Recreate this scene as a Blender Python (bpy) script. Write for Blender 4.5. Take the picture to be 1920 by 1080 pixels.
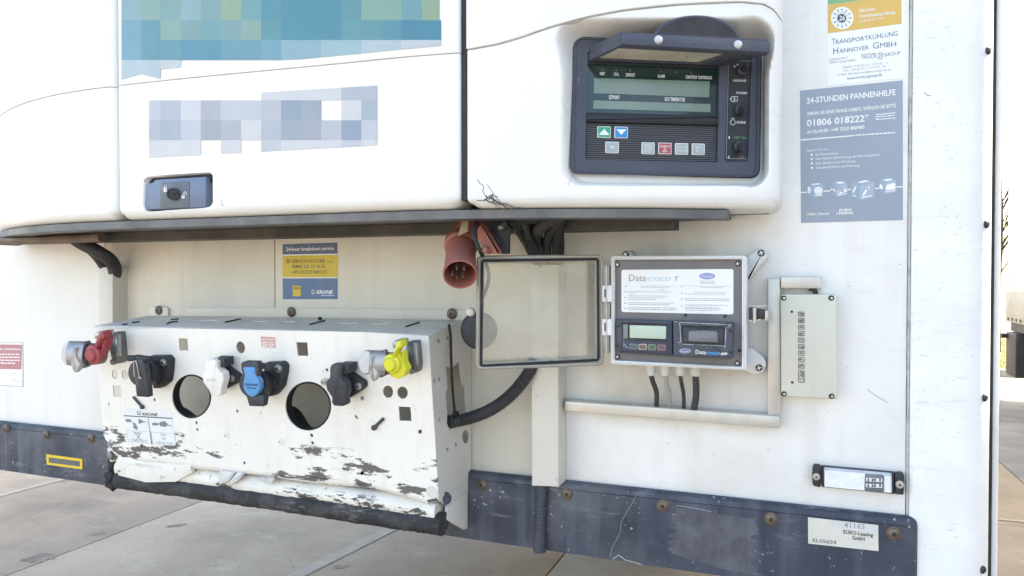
import bpy, math, random, bmesh
from mathutils import Vector, Matrix, geometry
rad = math.radians
random.seed(7)
scene = bpy.context.scene
for o in list(bpy.data.objects):
    bpy.data.objects.remove(o)

# ------------------------------------------------------------------ camera
F = 1387.0                                   # focal length in photograph pixels (26 mm on 36 mm)
YAW = rad(20.8)
PITCH = math.atan(22.0 / F)
CAM = Vector((0.0, -1.3, 1.67))
FWD = Vector((-math.sin(YAW) * math.cos(PITCH), math.cos(YAW) * math.cos(PITCH), -math.sin(PITCH)))
RGT = Vector((math.cos(YAW), math.sin(YAW), 0))
UPV = RGT.cross(FWD)
cam_d = bpy.data.cameras.new('camera')
cam_d.sensor_width = 36.0
cam_d.lens = 36.0 * F / 1920.0
cam_d.clip_start = 0.02
cam_d.clip_end = 3000
cam = bpy.data.objects.new('camera', cam_d)
scene.collection.objects.link(cam)
cam.matrix_world = Matrix(((RGT.x, UPV.x, -FWD.x, CAM.x), (RGT.y, UPV.y, -FWD.y, CAM.y),
                           (RGT.z, UPV.z, -FWD.z, CAM.z), (0, 0, 0, 1)))
scene.camera = cam

# ------------------------------------------------------------------ daylight: sun behind the trailers, front in open shade
SUN_EL, SUN_AZ = 38.0, 52.0                  # azimuth measured from +Y towards +X
world = bpy.data.worlds.new('World')
scene.world = world
world.use_nodes = True
wn = world.node_tree
for n in list(wn.nodes):
    wn.nodes.remove(n)
sky = wn.nodes.new('ShaderNodeTexSky')
sky.sky_type = 'NISHITA'
sky.sun_disc = False
sky.sun_elevation = rad(SUN_EL)
sky.sun_rotation = rad(SUN_AZ)
sky.air_density = 1.0
sky.dust_density = 2.5
sky.ozone_density = 1.0
bg = wn.nodes.new('ShaderNodeBackground')
bg.inputs['Strength'].default_value = 0.13
wo = wn.nodes.new('ShaderNodeOutputWorld')
wn.links.new(sky.outputs[0], bg.inputs['Color'])
wn.links.new(bg.outputs[0], wo.inputs['Surface'])
sl = bpy.data.lights.new('sun', 'SUN')
sl.energy = 3.2
sl.angle = rad(0.6)
sl.color = (1.0, 0.95, 0.86)
so = bpy.data.objects.new('sun', sl)
scene.collection.objects.link(so)
sdir = Vector((math.sin(rad(SUN_AZ)) * math.cos(rad(SUN_EL)), math.cos(rad(SUN_AZ)) * math.cos(rad(SUN_EL)), math.sin(rad(SUN_EL))))
so.rotation_euler = sdir.to_track_quat('Z', 'Y').to_euler()
so.location = (4, 10, 9)
vs = scene.view_settings
vs.view_transform = 'Standard'
vs.look = 'None'
vs.gamma = 1.0
vs.use_curve_mapping = False
vs.exposure = 2.62
try:
    vs.use_white_balance = True
    vs.white_balance_temperature = 7500
    vs.white_balance_tint = 10
except Exception:
    pass
scene.render.engine = 'CYCLES'
scene.cycles.max_bounces = 8
scene.cycles.transparent_max_bounces = 12

# ------------------------------------------------------------------ planes in the place
def ray(px, py):
    return (FWD * F + RGT * (px - 960) - UPV * (py - 540))

class Plane:
    def __init__(self, o, n, u=None):
        self.o = Vector(o); self.n = Vector(n).normalized()
        if u is None:
            u = Vector((0, 0, 1)).cross(self.n)
        u = Vector(u); u = (u - self.n * u.dot(self.n)).normalized()
        self.u = u; self.v = self.n.cross(u)
    def at(self, px, py, h=0.0):
        d = ray(px, py)
        t = (self.o + self.n * h - CAM).dot(self.n) / d.dot(self.n)
        return CAM + d * t
    def loc(self, px, py, h=0.0):
        p = self.at(px, py, h) - self.o
        return Vector((p.dot(self.u), p.dot(self.v)))
    def pt(self, ab, h=0.0):
        return self.o + self.u * ab[0] + self.v * ab[1] + self.n * h
    def scale(self, px, py, h=0.0):                   # metres per photograph pixel there
        return (self.at(px, py, h) - CAM).dot(FWD) / F

def plane3(a, b, c):
    n = (Vector(b) - Vector(a)).cross(Vector(c) - Vector(a))
    if n.dot(CAM - Vector(a)) < 0:
        n = -n
    return Plane(a, n)

def wall(off=0.0):
    return Plane((0, -off, 1.6), (0, -1, 0))
WALL = wall()
def W(px, py, off=0.0):
    return WALL.at(px, py, off)

CROPS = dict(g4=(1040, 0, 2.5705), g3=(480, 560, 2.4), g2=(100, 560, 2.7), g5=(1100, 440, 2.842), g6=(1460, 0, 2.4543),
             g7=(800, 300, 2.572), g8=(1460, 800, 3.8565), r2=(0, 420, 2.25), r3=(0, 780, 3.6), r4=(500, 860, 3.2),
             r5=(960, 800, 3.2), r6=(1380, 400, 2.5706), r7=(480, 380, 4.5), r8=(820, 660, 3.856), a1=(100, 600, 6.0),
             a2=(360, 640, 4.908), a3=(640, 600, 4.908), a4=(1340, 60, 4.157), a5=(1090, 100, 5.1444), a6=(240, 300, 9.6),
             a7=(820, 380, 6.0), a8=(200, 740, 5.1438), b1=(0, 630, 9.817), b4=(1150, 490, 7.68), b5=(1150, 590, 7.68),
             b6=(1060, 20, 4.8), b8=(860, 0, 2.634), c1=(1490, 140, 7.714), c2=(1490, 270, 7.2), c3=(1530, 0, 6.753),
             c4=(1510, 860, 9.6), c5=(480, 860, 4.571), c6=(170, 560, 4.923), c7=(1100, 460, 4.5), c8=(1380, 460, 4.15))
def K(k, *pts):
    ox, oy, s = CROPS[k]
    r = [(ox + p[0] / s, oy + p[1] / s) for p in pts]
    return r if len(r) > 1 else r[0]

def lerp(a, b, t):
    return a + (b - a) * t
def sstep(a, b, x):
    t = min(1, max(0, (x - a) / (b - a)))
    return t * t * (3 - 2 * t)
def rnd(pts, r, n=4):                                  # round the corners of a polygon
    out = []
    m = len(pts)
    for i in range(m):
        p = Vector(pts[i]).to_2d(); a = Vector(pts[i - 1]).to_2d(); b = Vector(pts[(i + 1) % m]).to_2d()
        ra = min(r, (a - p).length * .48); rb = min(r, (b - p).length * .48)
        s = p + (a - p).normalized() * ra; e = p + (b - p).normalized() * rb
        for k in range(n + 1):
            t = k / n
            out.append(tuple(s * (1 - t) ** 2 + p * 2 * t * (1 - t) + e * t * t))
    return out
def ell(cx, cy, rx, ry, n=24, a0=0, a1=360, tilt=0):
    full = abs(a1 - a0) >= 360
    out = []
    for i in range(n if full else n + 1):
        t = rad(a0 + (a1 - a0) * i / n)
        x, y = rx * math.cos(t), ry * math.sin(t)
        c, s = math.cos(rad(tilt)), math.sin(rad(tilt))
        out.append((cx + x * c - y * s, cy + x * s + y * c))
    return out
def quad(x0, y0, x1, y1):
    return [(x0, y0), (x1, y0), (x1, y1), (x0, y1)]
def spline(pts, n=8):
    pts = [Vector(p) for p in pts]
    if len(pts) < 3:
        return [pts[0].lerp(pts[-1], i / n) for i in range(n + 1)]
    P = [pts[0] * 2 - pts[1]] + pts + [pts[-1] * 2 - pts[-2]]
    out = []
    for i in range(1, len(P) - 2):
        for k in range(n):
            t = k / n
            a, b, c, d = P[i - 1], P[i], P[i + 1], P[i + 2]
            out.append(.5 * ((2 * b) + (c - a) * t + (2 * a - 5 * b + 4 * c - d) * t * t + (3 * b - a - 3 * c + d) * t ** 3))
    out.append(pts[-1])
    return out

# ------------------------------------------------------------------ objects
COL = scene.collection
ROOT = {}
def thing(name, label, cat, loc, group=None):
    o = bpy.data.objects.new(name, None)
    o.empty_display_size = .05
    o.location = loc
    COL.objects.link(o)
    o['label'] = label; o['category'] = cat
    if group:
        o['group'] = group
    ROOT[o.name] = Vector(loc)
    return o
def rootloc(o):
    while o.parent:
        o = o.parent
    return ROOT.get(o.name, Vector((0, 0, 0)))

class MB:
    def __init__(self):
        self.v = []; self.f = []; self.mi = []; self.cur = 0; self.tx = []
    def add(self, vs_, fs_):
        b = len(self.v)
        self.v += [Vector(p) for p in vs_]
        self.f += [tuple(b + i for i in f) for f in fs_]
        self.mi += [self.cur] * len(fs_)
        return self
    def loop(self, rings, closed=True, cap0=True, cap1=True):
        n = len(rings[0]); vs_ = [p for r in rings for p in r]; fs_ = []
        for i in range(len(rings) - 1):
            for j in range(n if closed else n - 1):
                k = (j + 1) % n
                fs_.append((i * n + j, i * n + k, (i + 1) * n + k, (i + 1) * n + j))
        if cap0: fs_.append(tuple(range(n - 1, -1, -1)))
        if cap1: fs_.append(tuple((len(rings) - 1) * n + j for j in range(n)))
        return self.add(vs_, fs_)
    def polyl(self, pl, ab, h0, h1, bev=0.0, bh=None):      # prism from local 2-D points, front edge chamfered
        ab = [Vector(p).to_2d() for p in ab]
        ar = sum(ab[i].x * ab[(i + 1) % len(ab)].y - ab[(i + 1) % len(ab)].x * ab[i].y for i in range(len(ab)))
        if ar < 0: ab.reverse()
        rings = [[pl.pt(p, h0) for p in ab]]
        if bev > 0:
            m = len(ab); ins = []
            for i in range(m):
                e0 = (ab[i] - ab[i - 1]); e1 = (ab[(i + 1) % m] - ab[i])
                if e0.length < 1e-9: e0 = e1
                if e1.length < 1e-9: e1 = e0
                e0 = e0.normalized(); e1 = e1.normalized()
                n0 = Vector((-e0.y, e0.x)); n1 = Vector((-e1.y, e1.x)); nn = n0 + n1
                if nn.length < 1e-6: nn = n0
                nn = nn.normalized()
                ins.append(ab[i] + nn * bev / max(.45, nn.dot(n0)))
            bh = bev if bh is None else bh
            rings.append([pl.pt(p, h1 - bh) for p in ab])
            rings.append([pl.pt(a.lerp(b, .3), h1 - bh * .3) for a, b in zip(ab, ins)])
            rings.append([pl.pt(p, h1) for p in ins])
        else:
            rings.append([pl.pt(p, h1) for p in ab])
        return self.loop(rings)
    def poly(self, pl, px, h0, h1, bev=0.0, bh=None):
        return self.polyl(pl, [pl.loc(p[0], p[1], h1) for p in px], h0, h1, bev, bh)
    def flat(self, pl, px, h):
        pts = [pl.at(p[0], p[1], h) for p in px]
        return self.add(pts, [tuple(range(len(pts)))])
    def plate(self, pl, px, holes, h0, h1):                # prism with holes
        loops = [[pl.loc(p[0], p[1], h1) for p in lp] for lp in [px] + holes]
        tri = geometry.tessellate_polygon([[Vector((q.x, q.y, 0)) for q in lp] for lp in loops])
        flatl = [q for lp in loops for q in lp]
        n = len(flatl)
        self.add([pl.pt(q, h1) for q in flatl] + [pl.pt(q, h0) for q in flatl],
                 [t for t in tri] + [tuple(n + i for i in reversed(t)) for t in tri])
        b = len(self.v) - 2 * n
        s = 0
        for lp in loops:
            m = len(lp)
            for i in range(m):
                j = (i + 1) % m
                self.f.append((b + s + i, b + s + j, b + n + s + j, b + n + s + i)); self.mi.append(self.cur)
            s += m
        return self
    def line(self, pl, px, w, h, closed=False):              # a printed or drawn stroke of w pixels
        pts = [Vector(p).to_2d() for p in px]
        if closed: pts = pts + [pts[0]]
        for a, b in zip(pts[:-1], pts[1:]):
            d = (b - a)
            if d.length < 1e-6: continue
            d.normalize(); q = Vector((-d.y, d.x)) * w / 2; e = d * w * .3
            self.flat(pl, [a + q - e, b + q + e, b - q + e, a - q - e], h)
        return self
    def lathe(self, o, ax, prof, seg=20, ref=None):
        o = Vector(o); ax = Vector(ax).normalized()
        a = ax.orthogonal().normalized() if ref is None else (Vector(ref) - ax * Vector(ref).dot(ax)).normalized()
        b = ax.cross(a)
        rings = [[o + ax * h + (a * math.cos(2 * math.pi * i / seg) + b * math.sin(2 * math.pi * i / seg)) * max(r, 1e-5)
                  for i in range(seg)] for r, h in prof]
        return self.loop(rings)
    def cyl(self, p0, p1, r0, r1=None, seg=16):
        p0 = Vector(p0); p1 = Vector(p1); r1 = r0 if r1 is None else r1
        return self.lathe(p0, p1 - p0, [(r0, 0), (r1, (p1 - p0).length)], seg)
    def tube(self, path, r, seg=10, corr=0.0, pitch=.005, n=8, lump=0.0):
        pts = spline(path, n)
        if corr > 0:                                          # corrugated conduit: alternate ridges and valleys
            L = [0]
            for a, b in zip(pts[:-1], pts[1:]): L.append(L[-1] + (b - a).length)
            tot = L[-1]; m = max(4, int(tot / pitch) * 4); q = []; k = 0
            for i in range(m + 1):
                s = tot * i / m
                while k < len(L) - 2 and L[k + 1] < s: k += 1
                q.append(pts[k].lerp(pts[k + 1], (s - L[k]) / max(1e-9, L[k + 1] - L[k])))
            pts = q
        rings = []; up = None
        for i, p in enumerate(pts):
            t = (pts[min(i + 1, len(pts) - 1)] - pts[max(i - 1, 0)]).normalized()
            up = t.orthogonal().normalized() if up is None else (up - t * up.dot(t)).normalized()
            b = t.cross(up)
            rr = r
            if corr > 0: rr = r - corr * (0, .15, 1, .85)[i % 4]
            ring = []
            for j in range(seg):
                a = 2 * math.pi * j / seg
                q = rr * (1 + lump * random.uniform(-1, 1))
                ring.append(p + (up * math.cos(a) + b * math.sin(a)) * q)
            rings.append(ring)
        return self.loop(rings)
    def text(self, pl, s, p0, p1, hp, h, shear=0.0, bold=0.0, up=None):
        # s set between baseline points p0 and p1, capitals hp pixels tall
        vs_, fs_, w, x0, cap = glyphs(s, shear, bold)
        p0 = Vector(p0).to_2d(); p1 = Vector(p1).to_2d(); up = Vector((0, -1)) if up is None else Vector(up)
        pts = [p0 + (p1 - p0) * ((v[0] - x0) / w) + up * hp * v[1] / cap for v in vs_]
        f0 = len(self.f); self.add([pl.at(q.x, q.y, h) for q in pts], fs_); self.tx.append((f0, len(self.f)))
        return self
    def words(self, pl, p0, p1, hp, h, seed=0):               # a row of print too small to read in the photograph
        rg = random.Random(seed); p0 = Vector(p0).to_2d(); p1 = Vector(p1).to_2d(); d = p1 - p0; L = d.length
        s = 0
        while s < L - 1:
            w = min(rg.uniform(1.0, 3.2) * hp, L - s)
            a = p0 + d * (s / L); b = p0 + d * ((s + w) / L); y = hp * rg.uniform(.75, 1)
            self.flat(pl, [(a.x, a.y), (b.x, b.y), (b.x, b.y - y), (a.x, a.y - y)], h)
            s += w + hp * .45
        return self
    def sub(self, faces):
        b = MB(); ids = {}
        for i in faces:
            b.f.append(tuple(ids.setdefault(k, len(ids)) for k in self.f[i])); b.mi.append(self.mi[i])
        b.v = [None] * len(ids)
        for k, j in ids.items(): b.v[j] = self.v[k]
        return b
    def build(self, name, mat, parent=None, sharp=32, recalc=True, root=None):
        if self.tx:                                            # each line of lettering is a part of its own
            used = set(); last = None
            for f0, f1 in self.tx:
                used |= set(range(f0, f1)); last = self.sub(range(f0, f1)).build('lettering', mat, parent, sharp, recalc, root)
            rest = [i for i in range(len(self.f)) if i not in used]
            if rest: self.sub(rest).build('print_mark', mat, parent, sharp, recalc, root)
            return last
        off = root if root is not None else (rootloc(parent) if parent else Vector((0, 0, 0)))
        me = bpy.data.meshes.new(name)
        me.from_pydata([p - off for p in self.v], [], self.f)
        mats = mat if isinstance(mat, (list, tuple)) else [mat]
        for m in mats: me.materials.append(m)
        if len(mats) > 1:
            me.polygons.foreach_set('material_index', self.mi)
        if recalc:
            bm = bmesh.new(); bm.from_mesh(me)
            bmesh.ops.recalc_face_normals(bm, faces=bm.faces)
            bm.to_mesh(me); bm.free()
        me.shade_smooth()
        me.set_sharp_from_angle(angle=rad(sharp))
        o = bpy.data.objects.new(name, me)
        COL.objects.link(o)
        if parent: o.parent = parent
        if name in STUFF: o['kind'] = 'stuff'
        return o
STUFF = {'crack', 'scratch', 'scuff_mark', 'padlock_symbol', 'padlock_mark', 'fine_print', 'print_mark', 'worn_edge', 'wheel_hole', 'cube_symbol', 'window_mark', 'signal_symbol', 'plate_outline', 'equals_symbol', 'key_print'}

_G = {}
def glyphs(s, shear, bold):
    key = (s, shear, bold)
    if key in _G: return _G[key]
    cu = bpy.data.curves.new('lettering', 'FONT')
    cu.body = s; cu.size = 1; cu.shear = shear; cu.offset = bold; cu.resolution_u = 2
    ob = bpy.data.objects.new('lettering_source', cu)
    COL.objects.link(ob)
    dg = bpy.context.evaluated_depsgraph_get()
    me = bpy.data.meshes.new_from_object(ob.evaluated_get(dg))
    vs_ = [v.co.copy() for v in me.vertices]; fs_ = [tuple(p.vertices) for p in me.polygons]
    bpy.data.objects.remove(ob); bpy.data.curves.remove(cu); bpy.data.meshes.remove(me)
    x0 = min((v.x for v in vs_), default=0); x1 = max((v.x for v in vs_), default=1)
    _G[key] = (vs_, fs_, max(1e-6, x1 - x0), x0, .70)
    return _G[key]

# ------------------------------------------------------------------ materials
GAIN = 1.75
def lin(c):
    c /= 255.0
    return c / 12.92 if c <= .04045 else ((c + .055) / 1.055) ** 2.4
def S(r, g, b):
    return tuple(min(.85, lin(c) / GAIN) for c in (r, g, b))
_M = {}
def mat(name, col, rough=.5, metal=0.0, var=.06, vs_=9.0, dirt=None, streak=None, speck=None, bump=None, spec=.5, scuff=None, band=None, grime_shade=None):
    """base colour + soft variation; dirt/streak/speck/scuff: (colour, amount 0-1, scale); band: chipped paint (colour, z0, z1, scale)"""
    if name in _M: return _M[name]
    m = bpy.data.materials.new(name); m.use_nodes = True
    nt = m.node_tree; N = nt.nodes; L = nt.links
    p = N['Principled BSDF']
    p.inputs['Roughness'].default_value = rough; p.inputs['Metallic'].default_value = metal
    p.inputs['Specular IOR Level'].default_value = spec
    tc = N.new('ShaderNodeTexCoord')
    def noise(scale, detail=4, stretch=None, rgh=.55):
        n = N.new('ShaderNodeTexNoise'); n.inputs['Scale'].default_value = scale; n.inputs['Detail'].default_value = detail
        n.inputs['Roughness'].default_value = rgh
        if stretch:
            mp = N.new('ShaderNodeMapping'); mp.inputs['Scale'].default_value = stretch
            L.new(tc.outputs['Object'], mp.inputs['Vector']); L.new(mp.outputs[0], n.inputs['Vector'])
        else:
            L.new(tc.outputs['Object'], n.inputs['Vector'])
        return n.outputs['Fac']
    def ramp(s, a, b, amt=1.0):
        r = N.new('ShaderNodeMapRange'); r.inputs['From Min'].default_value = a; r.inputs['From Max'].default_value = b
        r.inputs['To Max'].default_value = amt; L.new(s, r.inputs['Value']); return r.outputs[0]
    def mix(fac, a, b):
        x = N.new('ShaderNodeMix'); x.data_type = 'RGBA'
        if isinstance(fac, float): x.inputs[0].default_value = fac
        else: L.new(fac, x.inputs[0])
        for i, c in ((6, a), (7, b)):
            if isinstance(c, tuple): x.inputs[i].default_value = (*c, 1)
            else: L.new(c, x.inputs[i])
        return x.outputs[2]
    def mul(a, b):
        x = N.new('ShaderNodeMath'); x.operation = 'MULTIPLY'; L.new(a, x.inputs[0])
        if isinstance(b, float): x.inputs[1].default_value = b
        else: L.new(b, x.inputs[1])
        return x.outputs[0]
    c = tuple(col)
    rsock = None
    if var:
        lo = tuple(v * (1 - 2 * var) for v in col); hi = tuple(min(.9, v * (1 + var)) for v in col)
        c = mix(ramp(noise(vs_, 5), .3, .7), lo, hi)
    if dirt:
        c = mix(ramp(noise(dirt[2], 6, None, .65), .48, .78, dirt[1]), c, dirt[0])
    if streak:
        c = mix(mul(ramp(noise(streak[2], 3, (1, 1, .06)), .5, .75, streak[1]), ramp(noise(3.0, 2), .35, .65)), c, streak[0])
    if scuff:
        c = mix(mul(ramp(noise(scuff[2], 6, (.35, 1, 1.6), .7), .56, .66, scuff[1]), ramp(noise(6.0, 2), .42, .6)), c, scuff[0])
    if speck:
        c = mix(mul(ramp(noise(speck[2], 2, None, .5), .66, .72, speck[1]), ramp(noise(14.0, 2), .45, .6)), c, speck[0])
    if grime_shade:                                                 # tone over one area: grime on the unit, grime plus painted shade on the wall
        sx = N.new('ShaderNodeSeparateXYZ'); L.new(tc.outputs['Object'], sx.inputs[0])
        g = grime_shade; e = .05
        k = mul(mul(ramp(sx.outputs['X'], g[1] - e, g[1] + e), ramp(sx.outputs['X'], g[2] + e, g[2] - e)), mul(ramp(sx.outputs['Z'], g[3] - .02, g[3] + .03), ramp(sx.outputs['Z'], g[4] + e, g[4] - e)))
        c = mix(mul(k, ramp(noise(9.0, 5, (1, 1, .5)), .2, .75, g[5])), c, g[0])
    if band:
        sx = N.new('ShaderNodeSeparateXYZ'); L.new(tc.outputs['Object'], sx.inputs[0])
        up = ramp(sx.outputs['Z'], band[1] - .012, band[1] + .012); dn = ramp(sx.outputs['Z'], band[2] + .03, band[2] - .03)
        k = mul(mul(up, dn), ramp(noise(band[3], 9, (.42, 1, 1.25), .74), .528, .538))
        k = mul(k, ramp(noise(7.0, 2, (.6, 1, 1)), .41, .49))
        c = mix(ramp(k, .30, .42), c, band[0])
    if isinstance(c, tuple): p.inputs['Base Color'].default_value = (*c, 1)
    else: L.new(c, p.inputs['Base Color'])
    rr = ramp(noise(25.0, 3), .3, .7); rm = N.new('ShaderNodeMapRange')
    rm.inputs['To Min'].default_value = max(.02, rough - .08); rm.inputs['To Max'].default_value = min(1, rough + .1)
    L.new(rr, rm.inputs['Value']); L.new(rm.outputs[0], p.inputs['Roughness'])
    if bump:
        b = N.new('ShaderNodeBump'); b.inputs['Strength'].default_value = bump[0]; b.inputs['Distance'].default_value = bump[2] if len(bump) > 2 else .002
        L.new(noise(bump[1], 4), b.inputs['Height']); L.new(b.outputs[0], p.inputs['Normal'])
    _M[name] = m
    return m
def ink(name, col, rough=.45):
    return mat(name, col, rough, 0, .03, 40)

GRIME = (.22, .20, .17); DARK = (.05, .05, .05)
m_unit = mat('unit_white_gelcoat', (.80, .80, .785), .34, 0, .015, 5, dirt=((.62, .60, .55), .35, 3.0), speck=((.5, .48, .45), .4, 220), grime_shade=((.40, .385, .34), -1.1, 1.1, .016, .012, .75), bump=(.05, 6, .01))
m_wall_white = mat('wall_white_paint', (.80, .80, .79), .42, 0, .02, 4, dirt=((.68, .66, .62), .35, 5.0), streak=((.64, .61, .56), .35, 26), speck=((.5, .48, .45), .5, 240), bump=(.04, 14, .004))
m_wall_mid = mat('wall_weathered_shaded', (.66, .62, .54), .5, 0, .03, 5, dirt=((.50, .47, .41), .5, 4.0), streak=((.5, .46, .40), .55, 30), speck=((.78, .76, .7), .8, 120), bump=(.06, 18, .004))  # beige base partly holds the overhanging unit's shade; dirt and streaks are weathering
m_wall_right = mat('wall_right_sheet', (.79, .79, .785), .42, 0, .02, 4, dirt=((.55, .52, .47), .55, 3.6), streak=((.60, .57, .52), .4, 22), speck=((.42, .40, .37), .6, 230), scuff=((.6, .59, .57), .3, 30), grime_shade=((.44, .41, .355), .62, .95, .245, .60, 1.0), bump=(.05, 16, .004))  # area tone round the recorder mixes dirt with shade put into the colour
m_corner = mat('corner_white_paint', (.80, .81, .82), .4, 0, .03, 8, dirt=((.62, .63, .65), .5, 9.0), scuff=((.52, .51, .50), .6, 60), speck=((.45, .43, .4), .7, 260), bump=(.25, 22, .006))
m_strip = mat('scuff_strip_navy', (.046, .055, .080), .52, 0, .14, 10, spec=.3, dirt=((.125, .128, .138), .9, 5.0), streak=((.14, .16, .21), .7, 24), scuff=((.25, .25, .27), .55, 26), speck=((.4, .4, .4), .9, 150), bump=(.12, 40, .003))
m_rubber = mat('black_rubber', (.018, .019, .023), .55, 0, .1, 30, spec=.3, dirt=((.07, .07, .075), .6, 14), bump=(.15, 60))
m_hose = mat('black_conduit', (.036, .037, .041), .48, 0, .1, 30, spec=.35, dirt=((.10, .095, .09), .5, 12))
m_plastic = mat('dark_slate_plastic', (.064, .073, .100), .52, 0, .05, 12, spec=.3, dirt=((.12, .125, .14), .5, 7), speck=((.25, .25, .26), .6, 170), bump=(.12, 320, .0008))
m_plastic_d = mat('charcoal_plastic', (.032, .034, .041), .5, 0, .06, 14, spec=.3, dirt=((.07, .07, .075), .5, 9), bump=(.12, 240, .0008))
m_plastic_g = mat('socket_grey_plastic', (.044, .048, .060), .5, 0, .08, 16, spec=.3, dirt=((.13, .13, .13), .5, 18), bump=(.1, 200, .001))
m_black = mat('black_void_plastic', (.012, .012, .014), .6, 0, .05)
m_frame_d = mat('dark_frame_steel', (.085, .083, .083), .55, .1, .15, 14, dirt=((.16, .14, .12), .7, 8), streak=((.14, .12, .10), .5, 30), bump=(.2, 60, .002))
m_trunk = mat('conduit_trunking', (.64, .615, .565), .42, 0, .03, 8, dirt=((.48, .45, .40), .5, 7), streak=((.5, .46, .41), .5, 34), speck=((.4, .36, .3), .6, 120))
m_chan = mat('trunking_stainless', (.56, .54, .50), .36, .35, .05, 8, dirt=((.36, .34, .31), .6, 9), streak=((.36, .33, .29), .6, 34))
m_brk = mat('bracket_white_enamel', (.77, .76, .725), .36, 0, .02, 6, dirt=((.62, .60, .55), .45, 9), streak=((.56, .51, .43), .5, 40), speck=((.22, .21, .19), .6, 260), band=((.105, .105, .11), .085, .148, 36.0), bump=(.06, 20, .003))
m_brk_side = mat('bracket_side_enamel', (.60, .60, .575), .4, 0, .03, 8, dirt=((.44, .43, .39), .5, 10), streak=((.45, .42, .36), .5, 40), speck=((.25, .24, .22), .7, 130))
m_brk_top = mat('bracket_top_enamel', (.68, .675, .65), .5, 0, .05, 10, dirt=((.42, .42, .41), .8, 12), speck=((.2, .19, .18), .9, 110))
m_lowpipe = mat('bumper_white_chipped', (.72, .70, .645), .42, 0, .04, 12, band=((.06, .058, .058), .02, .062, 34.0), dirt=((.5, .46, .38), .6, 14), scuff=((.10, .10, .10), .9, 20), speck=((.12, .11, .1), .9, 90), bump=(.2, 30, .004))
m_tar = mat('tarred_bumper', (.020, .021, .024), .7, 0, .15, 24, dirt=((.10, .10, .11), .8, 22), scuff=((.3, .29, .28), .5, 40), bump=(.8, 70, .006))
m_screw = mat('rusty_screw', (.17, .135, .11), .5, .6, .2, 60, dirt=((.22, .16, .11), .6, 80))
m_screw_d = mat('dark_screw', (.06, .058, .06), .42, .6, .15, 60)
m_steel = mat('zinc_steel', (.50, .50, .50), .34, .8, .1, 20, dirt=((.25, .24, .22), .5, 18))
m_alu = mat('cast_aluminium', (.46, .465, .48), .45, .55, .08, 20, dirt=((.22, .21, .2), .5, 22), bump=(.15, 120, .001))
m_zinc_d = mat('cast_zinc_dirty', (.21, .215, .205), .5, .45, .2, 26, dirt=((.09, .085, .075), .8, 26), bump=(.3, 90, .002))
m_red = mat('red_rubber_cap', (.36, .055, .07), .5, 0, .08, 18, dirt=((.22, .07, .07), .5, 16))
m_yellow = mat('yellow_rubber_cap', (.66, .66, .035), .48, 0, .05, 18, dirt=((.45, .43, .06), .4, 16))
m_cee = mat('red_plug_plastic', (.36, .115, .09), .55, 0, .1, 14, dirt=((.22, .12, .095), .85, 12), streak=((.42, .25, .18), .4, 30), bump=(.08, 80, .001))
m_cee_in = mat('red_plug_inside', (.20, .06, .055), .6, 0, .1, 14)
m_blue = mat('blue_cap_face', (.075, .27, .55), .45, 0, .03, 14)
m_whitecap = mat('white_cap_plastic', (.74, .735, .70), .42, 0, .03, 14, dirt=((.6, .57, .5), .5, 16), speck=((.4, .37, .32), .6, 130))
m_encl = mat('enclosure_grey_plastic', (.62, .63, .63), .45, 0, .03, 10, dirt=((.45, .45, .44), .5, 10), streak=((.42, .40, .36), .5, 40), bump=(.1, 160, .001))
m_rim = mat('enclosure_rim_chalky', (.78, .785, .785), .6, 0, .02, 20, dirt=((.5, .5, .5), .5, 60), speck=((.38, .38, .38), .7, 170), bump=(.35, 160, .002))
m_panelgrey = mat('logger_grey_panel', (.155, .15, .155), .55, 0, .05, 20, dirt=((.21, .2, .2), .5, 14))
m_lidframe = mat('lid_smoked_edge', (.30, .285, .25), .3, 0, .05, 20, dirt=((.42, .40, .35), .5, 14))
m_jbox = mat('junction_box_beige', (.60, .60, .525), .48, 0, .03, 8, dirt=((.49, .48, .41), .5, 7), streak=((.48, .46, .38), .4, 30), bump=(.06, 150, .001))
m_sticker_w = mat('sticker_white', (.78, .79, .80), .35, 0, .015, 10)
m_lens = mat('reflector_lens', (.80, .82, .83), .22, 0, .05, 60, bump=(.9, 420, .002))

def glass(name, tint, gloss=.08, rough=.08, haze=0.0, hazecol=(.7, .7, .68)):
    m = bpy.data.materials.new(name); m.use_nodes = True; nt = m.node_tree; N = nt.nodes; L = nt.links
    N.remove(N['Principled BSDF'])
    out = N['Material Output']
    t = N.new('ShaderNodeBsdfTransparent'); t.inputs[0].default_value = (*tint, 1)
    g = N.new('ShaderNodeBsdfGlossy'); g.inputs['Roughness'].default_value = rough
    d = N.new('ShaderNodeBsdfDiffuse'); d.inputs[0].default_value = (*hazecol, 1)
    x = N.new('ShaderNodeMixShader'); x.inputs[0].default_value = gloss
    y = N.new('ShaderNodeMixShader')
    tc = N.new('ShaderNodeTexCoord'); n = N.new('ShaderNodeTexNoise'); n.inputs['Scale'].default_value = 18; n.inputs['Detail'].default_value = 6
    r = N.new('ShaderNodeMapRange'); r.inputs['From Min'].default_value = .35; r.inputs['From Max'].default_value = .8
    r.inputs['To Min'].default_value = haze * .5; r.inputs['To Max'].default_value = haze * 1.6
    L.new(tc.outputs['Object'], n.inputs['Vector']); L.new(n.outputs['Fac'], r.inputs['Value']); L.new(r.outputs[0], y.inputs[0])
    L.new(t.outputs[0], y.inputs[1]); L.new(d.outputs[0], y.inputs[2])
    L.new(y.outputs[0], x.inputs[1]); L.new(g.outputs[0], x.inputs[2]); L.new(x.outputs[0], out.inputs['Surface'])
    return m
m_pane = glass('lid_clear_pane', (.93, .93, .90), .09, .14, .14, (.72, .73, .72))

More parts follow.
